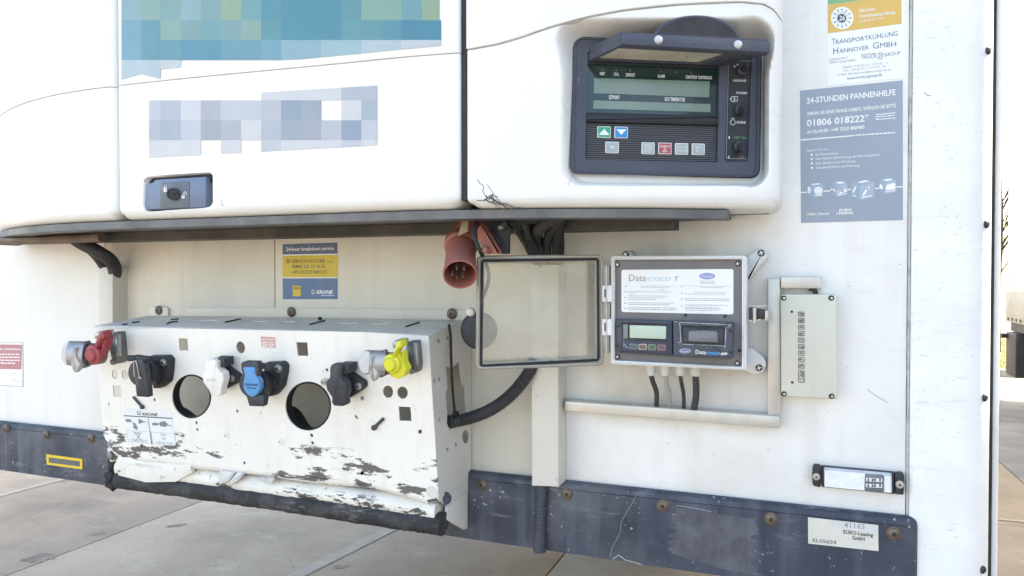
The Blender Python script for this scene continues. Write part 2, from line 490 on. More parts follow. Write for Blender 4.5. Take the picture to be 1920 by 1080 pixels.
# ------------------------------------------------------------------ a bolt head, shared by all screws of one kind
def screw_mesh(name, mats, prof, recess, seg=16):
    b = MB(); z = Plane((0, 0, 0), (0, 0, 1), (1, 0, 0))
    b.lathe((0, 0, 0), (0, 0, 1), prof, seg)
    b.cur = 1
    top = max(h for r, h in prof)
    if recess[0] == 'torx':
        pts = []
        for i in range(12):
            a = i * math.pi / 6; r = recess[1] * (1.0 if i % 2 == 0 else .62)
            pts.append((math.cos(a) * r, math.sin(a) * r))
        b.polyl(z, pts, top - .0004, top + .0003)
    elif recess[0] == 'cross':
        w = recess[1] * .22; L = recess[1]
        b.polyl(z, [(-L, -w), (-w, -w), (-w, -L), (w, -L), (w, -w), (L, -w), (L, w), (w, w), (w, L), (-w, L), (-w, w), (-L, w)], top - .0004, top + .0003)
    else:
        b.lathe((0, 0, top - .0004), (0, 0, 1), [(recess[1], 0), (recess[1], .0007)], 10)
    o = b.build(name, mats, None)
    me = o.data
    bpy.data.objects.remove(o)
    return me
R = .0095
me_screw = screw_mesh('screw', [m_screw, m_black], [(R * 1.15, 0), (R * 1.15, .0015), (R, .0018), (R * .92, .004), (R * .6, .0058), (R * .3, .006), (0, .006)], ('torx', R * .42))
me_rivet = screw_mesh('rivet', [m_screw_d, m_black], [(.0062, 0), (.006, .0018), (.004, .0035), (0, .0036)], ('dot', .0028), 14)
me_pan = screw_mesh('pan_screw', [m_screw_d, m_steel], [(.0042, 0), (.004, .0015), (.0028, .0026), (0, .0027)], ('cross', .0028), 14)
me_bolt = screw_mesh('bolt', [m_steel, m_black], [(.0075, 0), (.0075, .0012), (.0050, .0014), (.0050, .0040), (.0044, .0046), (0, .0046)], ('torx', .0027), 16)
me_white = screw_mesh('painted_bolt', [m_brk, m_screw_d], [(.0088, 0), (.0088, .001), (.0055, .0014), (.0045, .0032), (0, .0034)], ('dot', .0014), 16)
def put(me, name, p, n, parent, s=1.0, spin=None):
    n = Vector(n).normalized()
    q = n.to_track_quat('Z', 'Y')
    o = bpy.data.objects.new(name, me)
    COL.objects.link(o)
    o.parent = parent
    o.rotation_mode = 'QUATERNION'
    from mathutils import Quaternion
    o.rotation_quaternion = q @ Quaternion((0, 0, 1), random.uniform(0, 6.28) if spin is None else spin)
    o.location = Vector(p) - rootloc(parent)
    o.scale = (s, s, s)
    return o

# ================================================================== SETTING: concrete yard, grass strip
def xw(px, off=0.0, py=500):
    return W(px, py, off).x
m_ground = mat('concrete_base', (.20, .19, .17), .85, 0, .1, 1.5)
m_slab = mat('concrete_slab', (.385, .305, .22), .8, 0, .10, 1.1, dirt=((.22, .175, .125), .9, 1.3), streak=None, scuff=((.46, .39, .31), .5, 5), speck=((.13, .12, .11), .8, 26), bump=(.3, 40, .01))
m_slab2 = mat('concrete_slab_worn', (.335, .27, .20), .8, 0, .12, 1.4, dirt=((.18, .147, .11), .95, 1.7), scuff=((.42, .36, .29), .5, 4), speck=((.12, .11, .1), .8, 30), bump=(.3, 36, .01))
m_slab3 = mat('concrete_slab_shaded', (.21, .20, .185), .75, 0, .12, 1.6, dirt=((.12, .115, .11), .7, 1.4), scuff=((.30, .29, .28), .5, 4), speck=((.08, .08, .08), .8, 30), bump=(.3, 36, .01))  # darker concrete: shade of the gap between the trailers put into the colour
m_seal = mat('joint_sealant_band', (.41, .345, .27), .8, 0, .08, 12, dirt=((.3, .29, .27), .6, 8), bump=(.3, 30, .005))
b = MB(); b.add([(-400, -400, -.03), (400, -400, -.03), (400, 400, -.03), (-400, 400, -.03)], [(0, 1, 2, 3)])
ground = b.build('ground', m_ground); ground['kind'] = 'structure'
xs = [-13.1, -10.1, -7.1, -4.10, -1.28, 1.75, 4.75, 7.75, 10.75]
ys = [-9.0, -4.5, 0.0, 4.5, 8.6, 13.0]
random.seed(3)
for i in range(len(xs) - 1):
    for j in range(len(ys) - 1):
        pl_ = Plane((0, 0, 0), (0, 0, 1), (1, 0, 0)); b = MB(); g = .0042
        z = random.uniform(-.003, 0.0)
        b.polyl(pl_, [(xs[i] + g, ys[j] + g), (xs[i + 1] - g, ys[j] + g), (xs[i + 1] - g, ys[j + 1] - g), (xs[i] + g, ys[j + 1] - g)], -.02, z, .006)
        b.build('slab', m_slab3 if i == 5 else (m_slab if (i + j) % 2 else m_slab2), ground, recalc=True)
for x0, y0, x1, y1, w in ((-5.70, 1.2, -5.45, 6.0, .06), (-2.66, 1.4, -2.30, 4.4, .09), (-1.5, 4.55, 1.6, 4.62, .05)):
    pl_ = Plane((0, 0, 0), (0, 0, 1), (1, 0, 0)); b = MB()
    a = Vector((x0, y0)); c = Vector((x1, y1)); d = (c - a).normalized(); q = Vector((-d.y, d.x)) * w / 2
    b.polyl(pl_, [a + q, c + q, c - q, a - q], .002, .0045)
    b.build('joint_band', m_seal, ground)
random.seed(9)
for k, (px, py, w, h_) in enumerate(((75, 1046, 46, 10), (122, 902, 14, 3), (185, 1000, 22, 3), (330, 985, 26, 3), (640, 1062, 18, 4))):
    b = MB(); PG = Plane((0, 0, .0005), (0, 0, 1), (1, 0, 0)); pts = []
    for i in range(26):
        a = 2 * math.pi * i / 26; r_ = random.uniform(.5, 1.0)
        pts.append((px + math.cos(a) * w * r_, py + math.sin(a) * h_ * r_ - math.cos(a) * w * r_ * .12))
    b.flat(PG, pts, .0005 + k * .0002)
    b.build('oil_stain', mat('oil_stain_%d' % (k % 3), [(.20, .16, .12), (.25, .20, .145), (.28, .225, .16)][k % 3], .75, 0, .2, 8, dirt=((.34, .27, .195), 1.0, 7)), ground)
m_kerb = mat('kerb_concrete', (.34, .33, .30), .85, 0, .1, 6, dirt=((.2, .19, .17), .6, 5))
b = MB()
kz = 13.05
for k in range(14):
    x0 = -3 + k * 1.0
    b.polyl(Plane((0, 0, 0), (0, 0, 1), (1, 0, 0)), [(x0 + .005, kz), (x0 + .995, kz), (x0 + .995, kz + .15), (x0 + .005, kz + .15)], -.02, .12, .015)
kerb = b.build('kerb', m_kerb); kerb['kind'] = 'structure'
# grass strip: soil sheet with blades
m_soil = mat('dry_verge_soil', (.34, .30, .14), .95, 0, .3, 3, dirt=((.10, .12, .035), .8, 2))
m_grass = mat('dry_grass', (.42, .38, .13), .8, 0, .3, 2)
b = MB(); b.add([(-30, kz + .15, .09), (30, kz + .15, .09), (30, kz + 9, .16), (-30, kz + 9, .16)], [(0, 1, 2, 3)])
verge = b.build('verge', m_soil); verge['kind'] = 'structure'
random.seed(11)
b = MB()
for k in range(9000):
    x = random.uniform(1.5, 6.5); y = kz + .17 + random.random() ** 1.6 * 6; h = random.uniform(.03, .10); a = random.uniform(0, 6.28)
    dx, dy = math.cos(a) * .008, math.sin(a) * .008; tx, ty = random.uniform(-.05, .05), random.uniform(-.05, .05); z = .09 + (y - kz - .15) * .008
    b.add([(x - dx, y - dy, z), (x + dx, y + dy, z), (x + tx, y + ty, z + h)], [(0, 1, 2)])
gr = b.build('grass', m_grass, None, recalc=False); gr['kind'] = 'stuff'

# ================================================================== SEMI-TRAILER FRONT WALL
trailer = thing('semi_trailer', 'white box semi-trailer front wall with navy scuff strip and rounded right corner', 'trailer', (-1.0, 0, 1.17))
ZB, ZT = 1.172, 4.0
XL, XC = -2.36, xw(1703)
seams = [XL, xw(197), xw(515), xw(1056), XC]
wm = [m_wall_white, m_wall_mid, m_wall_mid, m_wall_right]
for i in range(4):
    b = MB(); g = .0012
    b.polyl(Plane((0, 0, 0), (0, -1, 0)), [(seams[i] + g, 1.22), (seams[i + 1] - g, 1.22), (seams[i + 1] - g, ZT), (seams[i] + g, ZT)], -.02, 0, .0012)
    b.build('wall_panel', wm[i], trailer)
# corner post: flat face rolling round to the side
Xa, Xb, Rr = XC + .0035, xw(1796), .052
prof = [(Xa, .0), (Xa, .004), (Xa + .003, .006)]
for k in range(7): prof.append((lerp(Xa + .006, Xb, k / 6), .007))
for k in range(1, 13):
    a = rad(90 * k / 12); prof.append((Xb + Rr * math.sin(a), .007 - Rr * (1 - math.cos(a))))
XE = Xb + Rr
prof += [(XE, -.09), (Xa, -.09)]
b = MB(); zs = [ZB - .2] + [1.2 + k * .2 for k in range(15)]
b.loop([[Vector((x, -o, z)) for x, o in prof] for z in zs])
b.build('corner_post', m_corner, trailer, sharp=40)
b = MB(); b.tube([(XC + .0015, -.001, ZB), (XC + .0012, -.0012, 2.0), (XC + .0016, -.001, 2.6), (XC + .0015, -.001, ZT)], .0024, 6, n=60, lump=.22)
b.build('sealant_bead', mat('sealant_grey_white', (.52, .515, .50), .6, 0, .2, 60, dirt=((.25, .24, .22), .7, 60)), trailer)
b = MB()
b.polyl(Plane((0, .045, 0), (0, -1, 0)), [(XE - .002, ZB - .2), (XE + .0055, ZB - .2), (XE + .0055, ZT), (XE - .002, ZT)], -.05, 0)
b.build('seal_strip', m_rubber, trailer)
b = MB()
b.polyl(Plane((0, .052, 0), (0, -1, 0)), [(XE + .0055, ZB - .2), (XE + .016, ZB - .2), (XE + .016, ZT), (XE + .0055, ZT)], -.07, 0, .003)
b.build('side_trim', m_wall_white, trailer)
b = MB()
pl_ = Plane((0, 0, 0), (0, 0, 1), (1, 0, 0))
b.polyl(pl_, [(XL, .021), (XC, .021), (XC, .09), (XE + .012, .125), (XE + .012, 13.6), (XL, 13.6)], 1.20, ZT)
b.build('cargo_body', mat('cargo_body_white', (.75, .75, .74), .5, 0, .02, 3), trailer)
for x in (-1.55, -.45):
    b = MB(); b.polyl(pl_, quad(x - .07, .6, x + .07, 13.4), 1.0, 1.1995); b.build('chassis_beam', m_frame_d, trailer)
for x in (-1.85, -.15):
    b = MB(); b.polyl(pl_, quad(x - .06, 4.1, x + .06, 4.22), .04, 1.1995); b.polyl(pl_, quad(x - .13, 4.03, x + .13, 4.29), .0, .045); b.build('landing_leg', m_frame_d, trailer)
for y in (8.6, 9.9, 11.2):
    for x, sg in ((XL + .08, 1), (XC + .02, -1)):
        b = MB(); b.lathe((x, y, .5), (sg, 0, 0), [(0, .05), (.28, .05), (.3, .03), (.47, .0), (.5, .05), (.5, .34), (.3, .36), (0, .36)], 28); b.build('wheel', m_rubber, trailer)
# scuff strip
b = MB()
e = [W(1722, 985, .016), W(1722, 1100, .016)]
X1 = e[0].x
ZS = 1.2985
ab = rnd([(XL, 1.166), (X1, 1.02), (X1, ZS - .003), (XL, ZS + .004)], .012)
ab = rnd([(XL, 1.170), (X1 - .055, 1.163), (X1, 1.163), (X1, ZS - .003), (XL, ZS + .004)], .014)
P0 = Plane((0, 0, 0), (0, -1, 0))
b.polyl(P0, ab, .0015, .019, .0125, .011)
for v in b.v:
    if v.z < 1.19: v.z = lerp(1.185, 1.164, sstep(-1.95, -.35, v.x))
b.build('scuff_strip', m_strip, trailer, sharp=25)
for px, py in ((12, 803), (88, 815), (172, 822), (904, 908), (1064, 926), (1243, 948), (1446, 973), (1676, 1000)):
    put(me_screw, 'screw', W(px, py, .0188), (0, -1, 0), trailer)
for py in (97, 421, 745, 1067):
    a = rad(48); X = Xb + Rr * math.sin(a); o = .007 - Rr * (1 - math.cos(a))
    z = W(1834, py, o).z
    put(me_rivet, 'rivet', (X, -o, z), (math.sin(a), -math.cos(a), 0), trailer)
# pale scratch across the strip, torn adhesive patch, small scuffs on the right sheet
PS = wall(.0193)
b = MB()
random.seed(5)
for path, w in ((K('r5', (745, 415), (715, 470), (690, 510), (655, 570), (650, 630), (620, 690), (600, 730), (590, 780)), .55),
                (K('r5', (605, 795), (640, 770), (680, 800), (740, 815), (775, 828)), 1.5), (K('r5', (985, 472), (1100, 490), (1195, 510)), .8)):
    b.line(PS, path, w, .0002)
b.build('scratch', mat('scratch_pale', (.42, .42, .43), .6), trailer)
b = MB()
edge = []
L0 = K('r5', (935, 470), (1100, 505), (1300, 530), (1470, 555)); R0 = [K('r5', (1475 + random.uniform(-55, 10), y))for y in range(575, 890, 14)]
B0 = K('r5', (1400, 890), (1250, 850), (1080, 800), (960, 760)); L1 = [K('r5', (935 + random.uniform(-5, 55), y)) for y in range(730, 480, -14)]
b.flat(PS, L0 + R0 + B0 + L1, .0003)
b.build('adhesive_residue', mat('adhesive_residue', (.082, .088, .11), .6, 0, .2, 40, streak=((.17, .17, .19), .7, 40), bump=(.4, 60, .002)), trailer)
b = MB(); random.seed(41); WC = wall(.0074)
for q in range(80):
    px = random.gauss(1778, 16) if random.random() < .7 else random.uniform(1712, 1795); py = random.uniform(-20, 1090)
    if px > 1797 or px < 1708: continue
    L = random.uniform(3, 14); d = random.uniform(-.7, .1)
    b.line(WC, [(px, py), (px + L * .5, py + d * L * .5 + random.uniform(-1, 1)), (px + L, py + d * L)], random.uniform(.4, .9), .0003)
b.build('scuff_mark', mat('scuff_blue_grey', (.60, .61, .64), .55, 0, .2, 60), trailer)
b = MB(); W6 = wall(.0004)
b.line(W6, K('r6', (633, 847), (670, 877), (732, 912)), .9, .0003)
b.line(W6, K('r6', (0, 0), (1, 1)), .1, .0003)
b.line(W6, K('g6', (668, 425), (685, 438), (700, 441)), 1.2, .0075)
for q in range(26):
    px = random.uniform(1080, 1690); py = random.uniform(800, 925) if random.random() < .6 else random.uniform(430, 700)
    if 1140 < px < 1580 and py < 815: continue
    b.line(W6, [(px, py), (px + random.uniform(-4, 5), py + random.uniform(-3, 3))], random.uniform(.5, 1.1), .0003)
b.build('scuff_mark', mat('scuff_mark', (.26, .25, .24), .6), trailer)

# ================================================================== REFRIGERATION UNIT: bowed white doors above the wall
def offX(X):
    return .29 - .6 * max(0.0, abs(X + .9) - .3) ** 2
def hous(px, py, dh=0.0):
    d = ray(px, py); lo, hi = .4 / F, 3 / F
    for _ in range(48):
        m = (lo + hi) / 2; P = CAM + d * m
        if -P.y > offX(P.x) + dh: lo = m
        else: hi = m
    return CAM + d * lo
def hn(X):                                             # outward normal of the bowed front
    s = (offX(X + .002) - offX(X - .002)) / .004
    return Vector((-s, -1, 0)).normalized()
CP = plane3(W(1070, 322, .222), W(1418, 331, .075), W(1085, 70, .19))     # face of the control panel
unit = thing('refrigeration_unit', 'bowed white refrigeration unit overhanging the trailer front wall', 'cooling unit', (-.9, -.15, 1.75))

def proj(P):
    d = P - CAM; w = d.dot(FWD)
    return 960 + F * d.dot(RGT) / w, 540 - F * d.dot(UPV) / w
def rsdf(px, py, x0, y0, x1, y1, r):                   # distance outside a rounded rectangle in photograph pixels
    qx = abs(px - (x0 + x1) / 2) - (x1 - x0) / 2 + r; qy = abs(py - (y0 + y1) / 2) - (y1 - y0) / 2 + r
    return math.hypot(max(qx, 0), max(qy, 0)) + min(max(qx, qy), 0) - r
def recess_panel(P):
    px, py = proj(P)
    s = rsdf(px, py, 1066, 62, 1424, 336, 22)
    m = 14.0 + 16.0 * (1 - sstep(50, 150, py)) + 6.0 * sstep(1380, 1425, px)
    if s > m: return 0.0
    d = ray(px, py); t = (CP.o - CP.n * .012 - CAM).dot(CP.n) / d.dot(CP.n); Q = CAM + d * t
    return (1 - sstep(1.0, m, s)) * max(0.0, -P.y - (-Q.y))
HX, HY = K('a6', (225, 240)), K('a6', (1570, 900))
def recess_latch(P):
    px, py = proj(P)
    s = rsdf(px, py + (px - 334) * .075, 270, 328, 398, 392, 11)
    return .024 * (1 - sstep(-2.5, 1.0, s))
def shell(b, x0, x1, zb, zt, r=(.02, .02, .02, .02), skirt=.07, n=(36, 36), carve=None, lift=0.0, rc=.02, fine=None):
    """grid over the bowed surface, x0..x1, zb(X)..zt(X); r: rounding left, right, bottom, top"""
    def ticks(a, bb, m, ra, rb):
        L = abs(bb - a); t = [i / m for i in range(m + 1)]
        for q in (.08, .2, .4, .65, 1.0):
            if ra > 0: t.append(q * ra / L)
            if rb > 0: t.append(1 - q * rb / L)
        return sorted(set(round(q, 5) for q in t))
    zl = zt((x0 + x1) / 2) - zb((x0 + x1) / 2)
    us = ticks(x0, x1, n[0], r[0], r[1]); vs_ = ticks(0, zl, n[1], r[2], r[3])
    if fine:
        us = sorted(set(us + [lerp(*fine[0], i / fine[2]) for i in range(fine[2] + 1)])); vs_ = sorted(set(vs_ + [lerp(*fine[1], i / fine[3]) for i in range(fine[3] + 1)]))
    pts = []
    for v in vs_:
        for u in us:
            X = lerp(x0, x1, u); A, B = zb(X), zt(X); Z = lerp(A, B, v)
            dl, dr, db, dt = u * abs(x1 - x0), (1 - u) * abs(x1 - x0), v * zl, (1 - v) * zl
            # squeeze corners onto a rounded outline
            if rc > 0:
                for dxy, sx in ((dl, 1), (dr, -1)):
                    for dz, sz, rz in ((db, 1, r[2]), (dt, -1, r[3])):
                        if rz > .01 and dxy < rc and dz < rc:
                            ax, az = rc - dxy, rc - dz; q = max(ax, az); rr_ = math.hypot(ax, az)
                            if rr_ > 1e-9:
                                k = q / rr_
                                X += sx * (ax - ax * k); Z += sz * (az - az * k)
            o = offX(X) + lift
            for d_, q in ((dl, r[0]), (dr, r[1]), (db, r[2]), (dt, r[3])):
                if q > 0 and d_ < q: o -= q - math.sqrt(max(0, q * q - (q - d_) ** 2))
            P = Vector((X, -o, Z))
            if carve: P.y += carve(P)
            pts.append(P)
    nu = len(us); nv = len(vs_)
    fs_ = [(j * nu + i, j * nu + i + 1, (j + 1) * nu + i + 1, (j + 1) * nu + i) for j in range(nv - 1) for i in range(nu - 1)]
    bd = [i for i in range(nu)] + [j * nu + nu - 1 for j in range(1, nv)] + [(nv - 1) * nu + i for i in range(nu - 2, -1, -1)] + [j * nu for j in range(nv - 2, 0, -1)]
    m = len(pts)
    pts += [pts[i] + Vector((0, skirt, 0)) for i in bd]
    fs_ += [(bd[i], bd[(i + 1) % len(bd)], m + (i + 1) % len(bd), m + i) for i in range(len(bd))]
    b.add(pts, fs_)
cst = lambda z: (lambda X: z)
ZU = 1.7725
xl0, xl1 = -1.83, hous(214, 300).x
xc0, xc1 = hous(218.5, 300).x, hous(862.5, 300).x
xr0, xr1 = hous(874.0, 300).x, hous(1466, 300).x
ZC = 2.0125
b = MB()
shell(b, xl0, xl1, cst(ZU), cst(ZC + .004), (.02, .016, .022, .0012), carve=None)
shell(b, xl0, xl1, cst(ZC + .0047), cst(2.75), (.02, .016, .0012, .02), lift=.0022)
b.build('door_panel', m_unit, unit, sharp=50)
b = MB()
zc = lambda X: ZC + .004 - .010 * sstep(-1.16, -.47, X)
fu = [(hous(p, 360).x - xc0) / (xc1 - xc0) for p in (262, 408)]; fv = [(hous(334, p).z - ZU) / (ZC - ZU) for p in (400, 318)]
shell(b, xc0, xc1, cst(ZU), zc, (.012, .006, .022, .0012), carve=recess_latch, fine=(fu, fv, 70, 44))
shell(b, xc0, xc1, lambda X: zc(X) + .0006, cst(2.75), (.016, .006, .0012, .02), lift=.0022)
b.build('door_panel', m_unit, unit, sharp=50)
tab = [(885, 93), (930, 85), (955, 78), (985, 69), (1012, 59), (1040, 50), (1100, 34), (1168, 21), (1273, 10), (1390, 5), (1432, 9), (1452, 20), (1464, 34)]
tx = [hous(*p) for p in tab]
def zr(X):
    if X <= tx[0].x: return tx[0].z
    for p, q in zip(tx[:-1], tx[1:]):
        if X <= q.x: return lerp(p.z, q.z, (X - p.x) / (q.x - p.x))
    return tx[-1].z
b = MB()
fu = [(hous(p, 200).x - xr0) / (xr1 - xr0) for p in (1030, 1462)]
shell(b, xr0, xr1, cst(ZU), lambda X: zr(X), (.006, .020, .020, .0012), carve=recess_panel, fine=(fu, (.10, .995), 130, 120), skirt=.10)
shell(b, xr0, xr1, lambda X: zr(X) + .0012, cst(2.75), (.006, .020, .0015, .02), lift=.0035, n=(50, 14))
endp = b.build('end_panel', m_unit, unit, sharp=50)
# inner chassis, lower rails, dark underside
def strip_curve(b, x0, x1, dz0, dz1, o_front, o_back, n=40):
    r0 = []
    for i in range(n + 1):
        X = lerp(x0, x1, i / n); f = o_front(X); k = o_back(X)
        r0.append([Vector((X, -f, dz0)), Vector((X, -f, dz1)), Vector((X, -k, dz1)), Vector((X, -k, dz0))])
    b.loop(r0)
b = MB(); strip_curve(b, -1.80, -.36, 1.772, 2.74, lambda X: offX(X) - .055, lambda X: .012)
strip_curve(b, -.36, xr1 - .02, 1.772, 2.74, lambda X: .022, lambda X: .012)
b.build('chassis', m_black, unit)
b = MB(); strip_curve(b, -1.81, xw(1363, .13, 400), 1.7580, 1.7712, lambda X: offX(X) - .012, lambda X: offX(X) - .055)
b.build('front_rail', mat('front_rail_grey', (.135, .135, .14), .5, .1, .15, 14, dirt=((.07, .065, .06), .8, 9), streak=((.20, .18, .15), .5, 30), bump=(.2, 60, .002)), unit)
b = MB(); strip_curve(b, -1.80, xw(1360, .12, 400), 1.7645, 1.7690, lambda X: offX(X) - .056, lambda X: .006)
b.build('underside_plate', m_frame_d, unit)
XR = xw(1268, .09, 400)
b = MB(); strip_curve(b, -1.80, XR, 1.7455, 1.7640, lambda X: min(.115, offX(X) - .06), lambda X: .06)
b.build('rear_rail', mat('rear_rail_dark', (.055, .052, .05), .6, .1, .2, 14, dirt=((.13, .11, .09), .8, 8), bump=(.2, 60, .002)), unit)
b = MB()
b.tube([(-1.80, -.14, 1.752), (-1.55, -.15, 1.750), (-1.36, -.15, 1.752)], .010, 10)
b.build('drain_pipe', mat('brown_pipe', (.16, .11, .085), .5, .2, .2, 20), unit)
b = MB(); b.poly(wall(.262), [(868, 336), (878, 336), (878, 372), (868, 372)], -.01, .0)
b.build('seam_label', mat('faded_label', (.33, .30, .20), .6), unit)
b = MB(); o_ = offX((xc1 + xr0) / 2) - .004
b.polyl(Plane((0, -o_, 0), (0, -1, 0)), [(xc1 + .0004, 1.785), (xr0 - .0004, 1.785), (xr0 - .0004, 2.74), (xc1 + .0004, 2.74)], -.05, 0)
b.build('door_seal', m_black, unit)
# crack in the lower left corner of the end panel
def hline(b, pts, w, dh=.0006):
    pts = [Vector(p) for p in pts]
    for a, c in zip(pts[:-1], pts[1:]):
        d = (c - a)
        if d.length < .01: continue
        d.normalize(); q = Vector((-d.y, d.x)) * w / 2; e = d * .2
        b.add([hous(*(a + q - e), dh), hous(*(c + q + e), dh), hous(*(c - q + e), dh), hous(*(a - q - e), dh)], [(0, 1, 2, 3)])
b = MB(); random.seed(21)
for path, w in ((((92, 885), (105, 905), (125, 920), (118, 945), (130, 965), (140, 985)), 1.0), (((142, 910), (158, 935), (168, 955), (185, 975), (200, 992)), .9),
                (((92, 990), (125, 992), (140, 975), (165, 960), (195, 972)), 1.4), (((130, 985), (160, 1000), (190, 1005), (215, 1010), (235, 1025)), 2.4),
                (((150, 975), (170, 985), (200, 1000), (240, 1010), (280, 1025), (310, 1028)), 2.6), (((175, 1000), (190, 1020), (215, 1030), (235, 1040)), 1.1),
                (((200, 1010), (250, 1025), (270, 1036)), 1.6), (((545, 880), (555, 893), (545, 905), (542, 920)), .5), (((160, 965), (170, 1000), (180, 985), (190, 1000)), 1.6), (((135, 965), (150, 985), (165, 965), (180, 990)), 1.5)):
    q = K('b8', *path); r = [q[0]]
    for a, c in zip(q[:-1], q[1:]):
        for t in (.33, .66, 1): r.append((lerp(a[0], c[0], t) + random.uniform(-.9, .9), lerp(a[1], c[1], t) + random.uniform(-.9, .9)))
    hline(b, r, w)
hline(b, K('a6', (1650, 710), (1690, 740), (1700, 780)), .6); hline(b, K('a6', (1660, 790), (1720, 830)), .8)
b.build('crack', mat('crack_dark', (.10, .09, .075), .8, 0, .3, 60), unit)
# latch in its pocket
LP = Plane(hous(334, 365) + hn(-1.05) * -.006, hn(-1.05))
latch = MB(); latch.poly(LP, rnd(K('a6', (315, 440), (455, 400), (480, 355), (1400, 300), (1395, 830), (1370, 850), (340, 893), (305, 860)), 2.0), -.008, .004, .0016)
la = latch.build('latch', mat('latch_blue_grey', (.14, .185, .275), .42, 0, .05, 30, bump=(.1, 300, .0006)), unit)
b = MB(); b.poly(LP, K('a6', (245, 345), (330, 330), (1570, 250), (1572, 340), (1500, 372), (1400, 400), (460, 440), (310, 440), (250, 415)), -.012, -.005)
b.build('latch_gap', m_black, unit)
b = MB(); b.poly(LP, rnd(K('a6', (580, 405), (1100, 375), (1100, 845), (565, 870)), 4), .004, .0052, .0005)
b.build('lock_plate', mat('lock_plate_grey', (.115, .135, .165), .5, 0, .05, 30), la)
kc = LP.at(*K('a6', (800, 612)), .017); sc = LP.scale(320, 365) / 9.6
b = MB(); b.lathe(LP.at(*K('a6', (835, 612)), .004), (kc - LP.at(*K('a6', (835, 612)), .004)), [(112 * sc, 0), (112 * sc, .010), (105 * sc, .0132), (85 * sc, .0134), (80 * sc, .0118), (0, .0118)], 28)
b.build('lock_knob', m_plastic_g, la)
b = MB(); b.poly(LP, K('a6', (735, 595), (862, 585), (862, 600), (735, 610)), .012, .0168)
b.build('key_slot', m_black, la)
b = MB()
b.flat(LP, K('a6', (640, 500), (695, 495), (697, 570), (642, 572)), .0056)
b.line(LP, K('a6', (655, 500), (655, 465), (672, 452), (690, 462), (690, 500)), 1.3, .0056)
b.flat(LP, K('a6', (965, 630), (1018, 625), (1018, 690), (967, 692)), .0056)
b.line(LP, K('a6', (1005, 628), (1005, 585), (1025, 570), (1045, 580), (1045, 625)), 1.3, .0056)
b.build('padlock_symbol', ink('print_white', (.78, .78, .78)), la)
b = MB()
for x, y in ((672, 480), (672, 535), (992, 650)):
    b.flat(LP, ell(*K('a6', (x, y)), .9, 1.4, 8), .006)
b.build('padlock_mark', ink('print_dark', (.05, .055, .065)), la)

# ------------------------------------------------------------------ decals on the door: blocks of colour
def decal(name, label, cells, dh, lift):
    c0 = hous(sum(q[0][0][0] for q in cells) / len(cells), max(q[0][2][1] for q in cells))
    t = thing(name, label, 'decal', c0)
    by = {}
    for pts, col in cells: by.setdefault(col, []).append(pts)
    for col, lst in by.items():
        for pts in lst:
            b = MB(); n = 4
            for i in range(n):                          # follow the bow
                a0, a1 = i / n, (i + 1) / n
                p = [Vector(q) for q in pts]
                f = lambda s, t_: (p[0].lerp(p[1], s)).lerp(p[3].lerp(p[2], s), t_)
                b.add([hous(*f(a0, 0), dh), hous(*f(a1, 0), dh), hous(*f(a1, 1), dh), hous(*f(a0, 1), dh)], [(0, 1, 2, 3)])
            b.build('colour_block', mat('decal_%02x%02x%02x' % col, S(*col), .4, 0, .02, 20), t)
    return t
cx = [227.5, 264, 301, 339, 376.5, 414, 452, 489.5, 527, 565, 602, 640, 677.5, 715, 753, 791, 828]
ry = [-40, 38, 75, 112.7, 150]
T = {'a': (158, 196, 202), 'b': (143, 188, 184), 'c': (140, 184, 186), 'd': (155, 192, 180), 'e': (128, 182, 188), 'f': (92, 165, 182), 'g': (84, 160, 182), 'h': (105, 170, 178),
     'i': (150, 193, 175), 'j': (166, 196, 165), 'k': (150, 193, 210), 'l': (130, 184, 203), 'm': (108, 172, 186), 'n': (96, 166, 188), 'o': (80, 156, 180), 'p': (118, 176, 196), 'q': (160, 200, 212), 'r': (180, 213, 222), 's': (205, 225, 232), 'u': (190, 218, 228), 'v': (225, 233, 238)}
rows = ['adbacjefggghiiejk', 'lmdcecdhgggmhnook'.replace('z', ''), 'lmmnnpplqqrrssvvv', 'ssv-----------------']
cells = []
for j, row in enumerate(rows):
    for i in range(16):
        ch = row[i]
        if ch == '-': continue
        x0, x1, y0, y1 = cx[i], cx[i + 1], ry[j], ry[j + 1]
        lim = lambda x: 113 - (x - 545) * .098 if x > 545 else (112.7 if j < 3 else (148 if x < 300 else 130 - (x - 301) * .1))
        ya, yb = y1, y1
        if j == 2: ya, yb = min(y1, lim(x0)), min(y1, lim(x1))
        if j == 3: ya, yb = lim(x0), lim(x1 - 1)
        if j == 3 and i == 0: ya, yb = 149, 139
        if j == 3 and i == 1: ya, yb = 139, 148
        if i == 15: x1 = 824 + (y1 > 40) * 3
        cells.append((((x0, y0), (x1, y0), (x1, yb), (x0, ya)), T[ch]))
decal('teal_decal', 'large teal and pale green blocky decal on the upper white door', cells, .0032, 0)
gx = [279, 301, 339, 376.5, 414, 452, 489.5, 527, 565, 602, 640, 677.5, 707]
G = {'0': (240, 241, 245), '1': (222, 226, 236), '2': (205, 212, 224), '3': (203, 205, 216), '4': (170, 184, 205), '5': (180, 192, 208), '6': (214, 217, 224), '7': (192, 203, 218), '8': (188, 192, 204), '.': None}
grow = ['.......0012 22'.replace(' ', ''), '126361134503'.replace('0', '.'), '271833'.replace('z', '') + '2' + '45842', '006.0100000' + '0']
cells = []
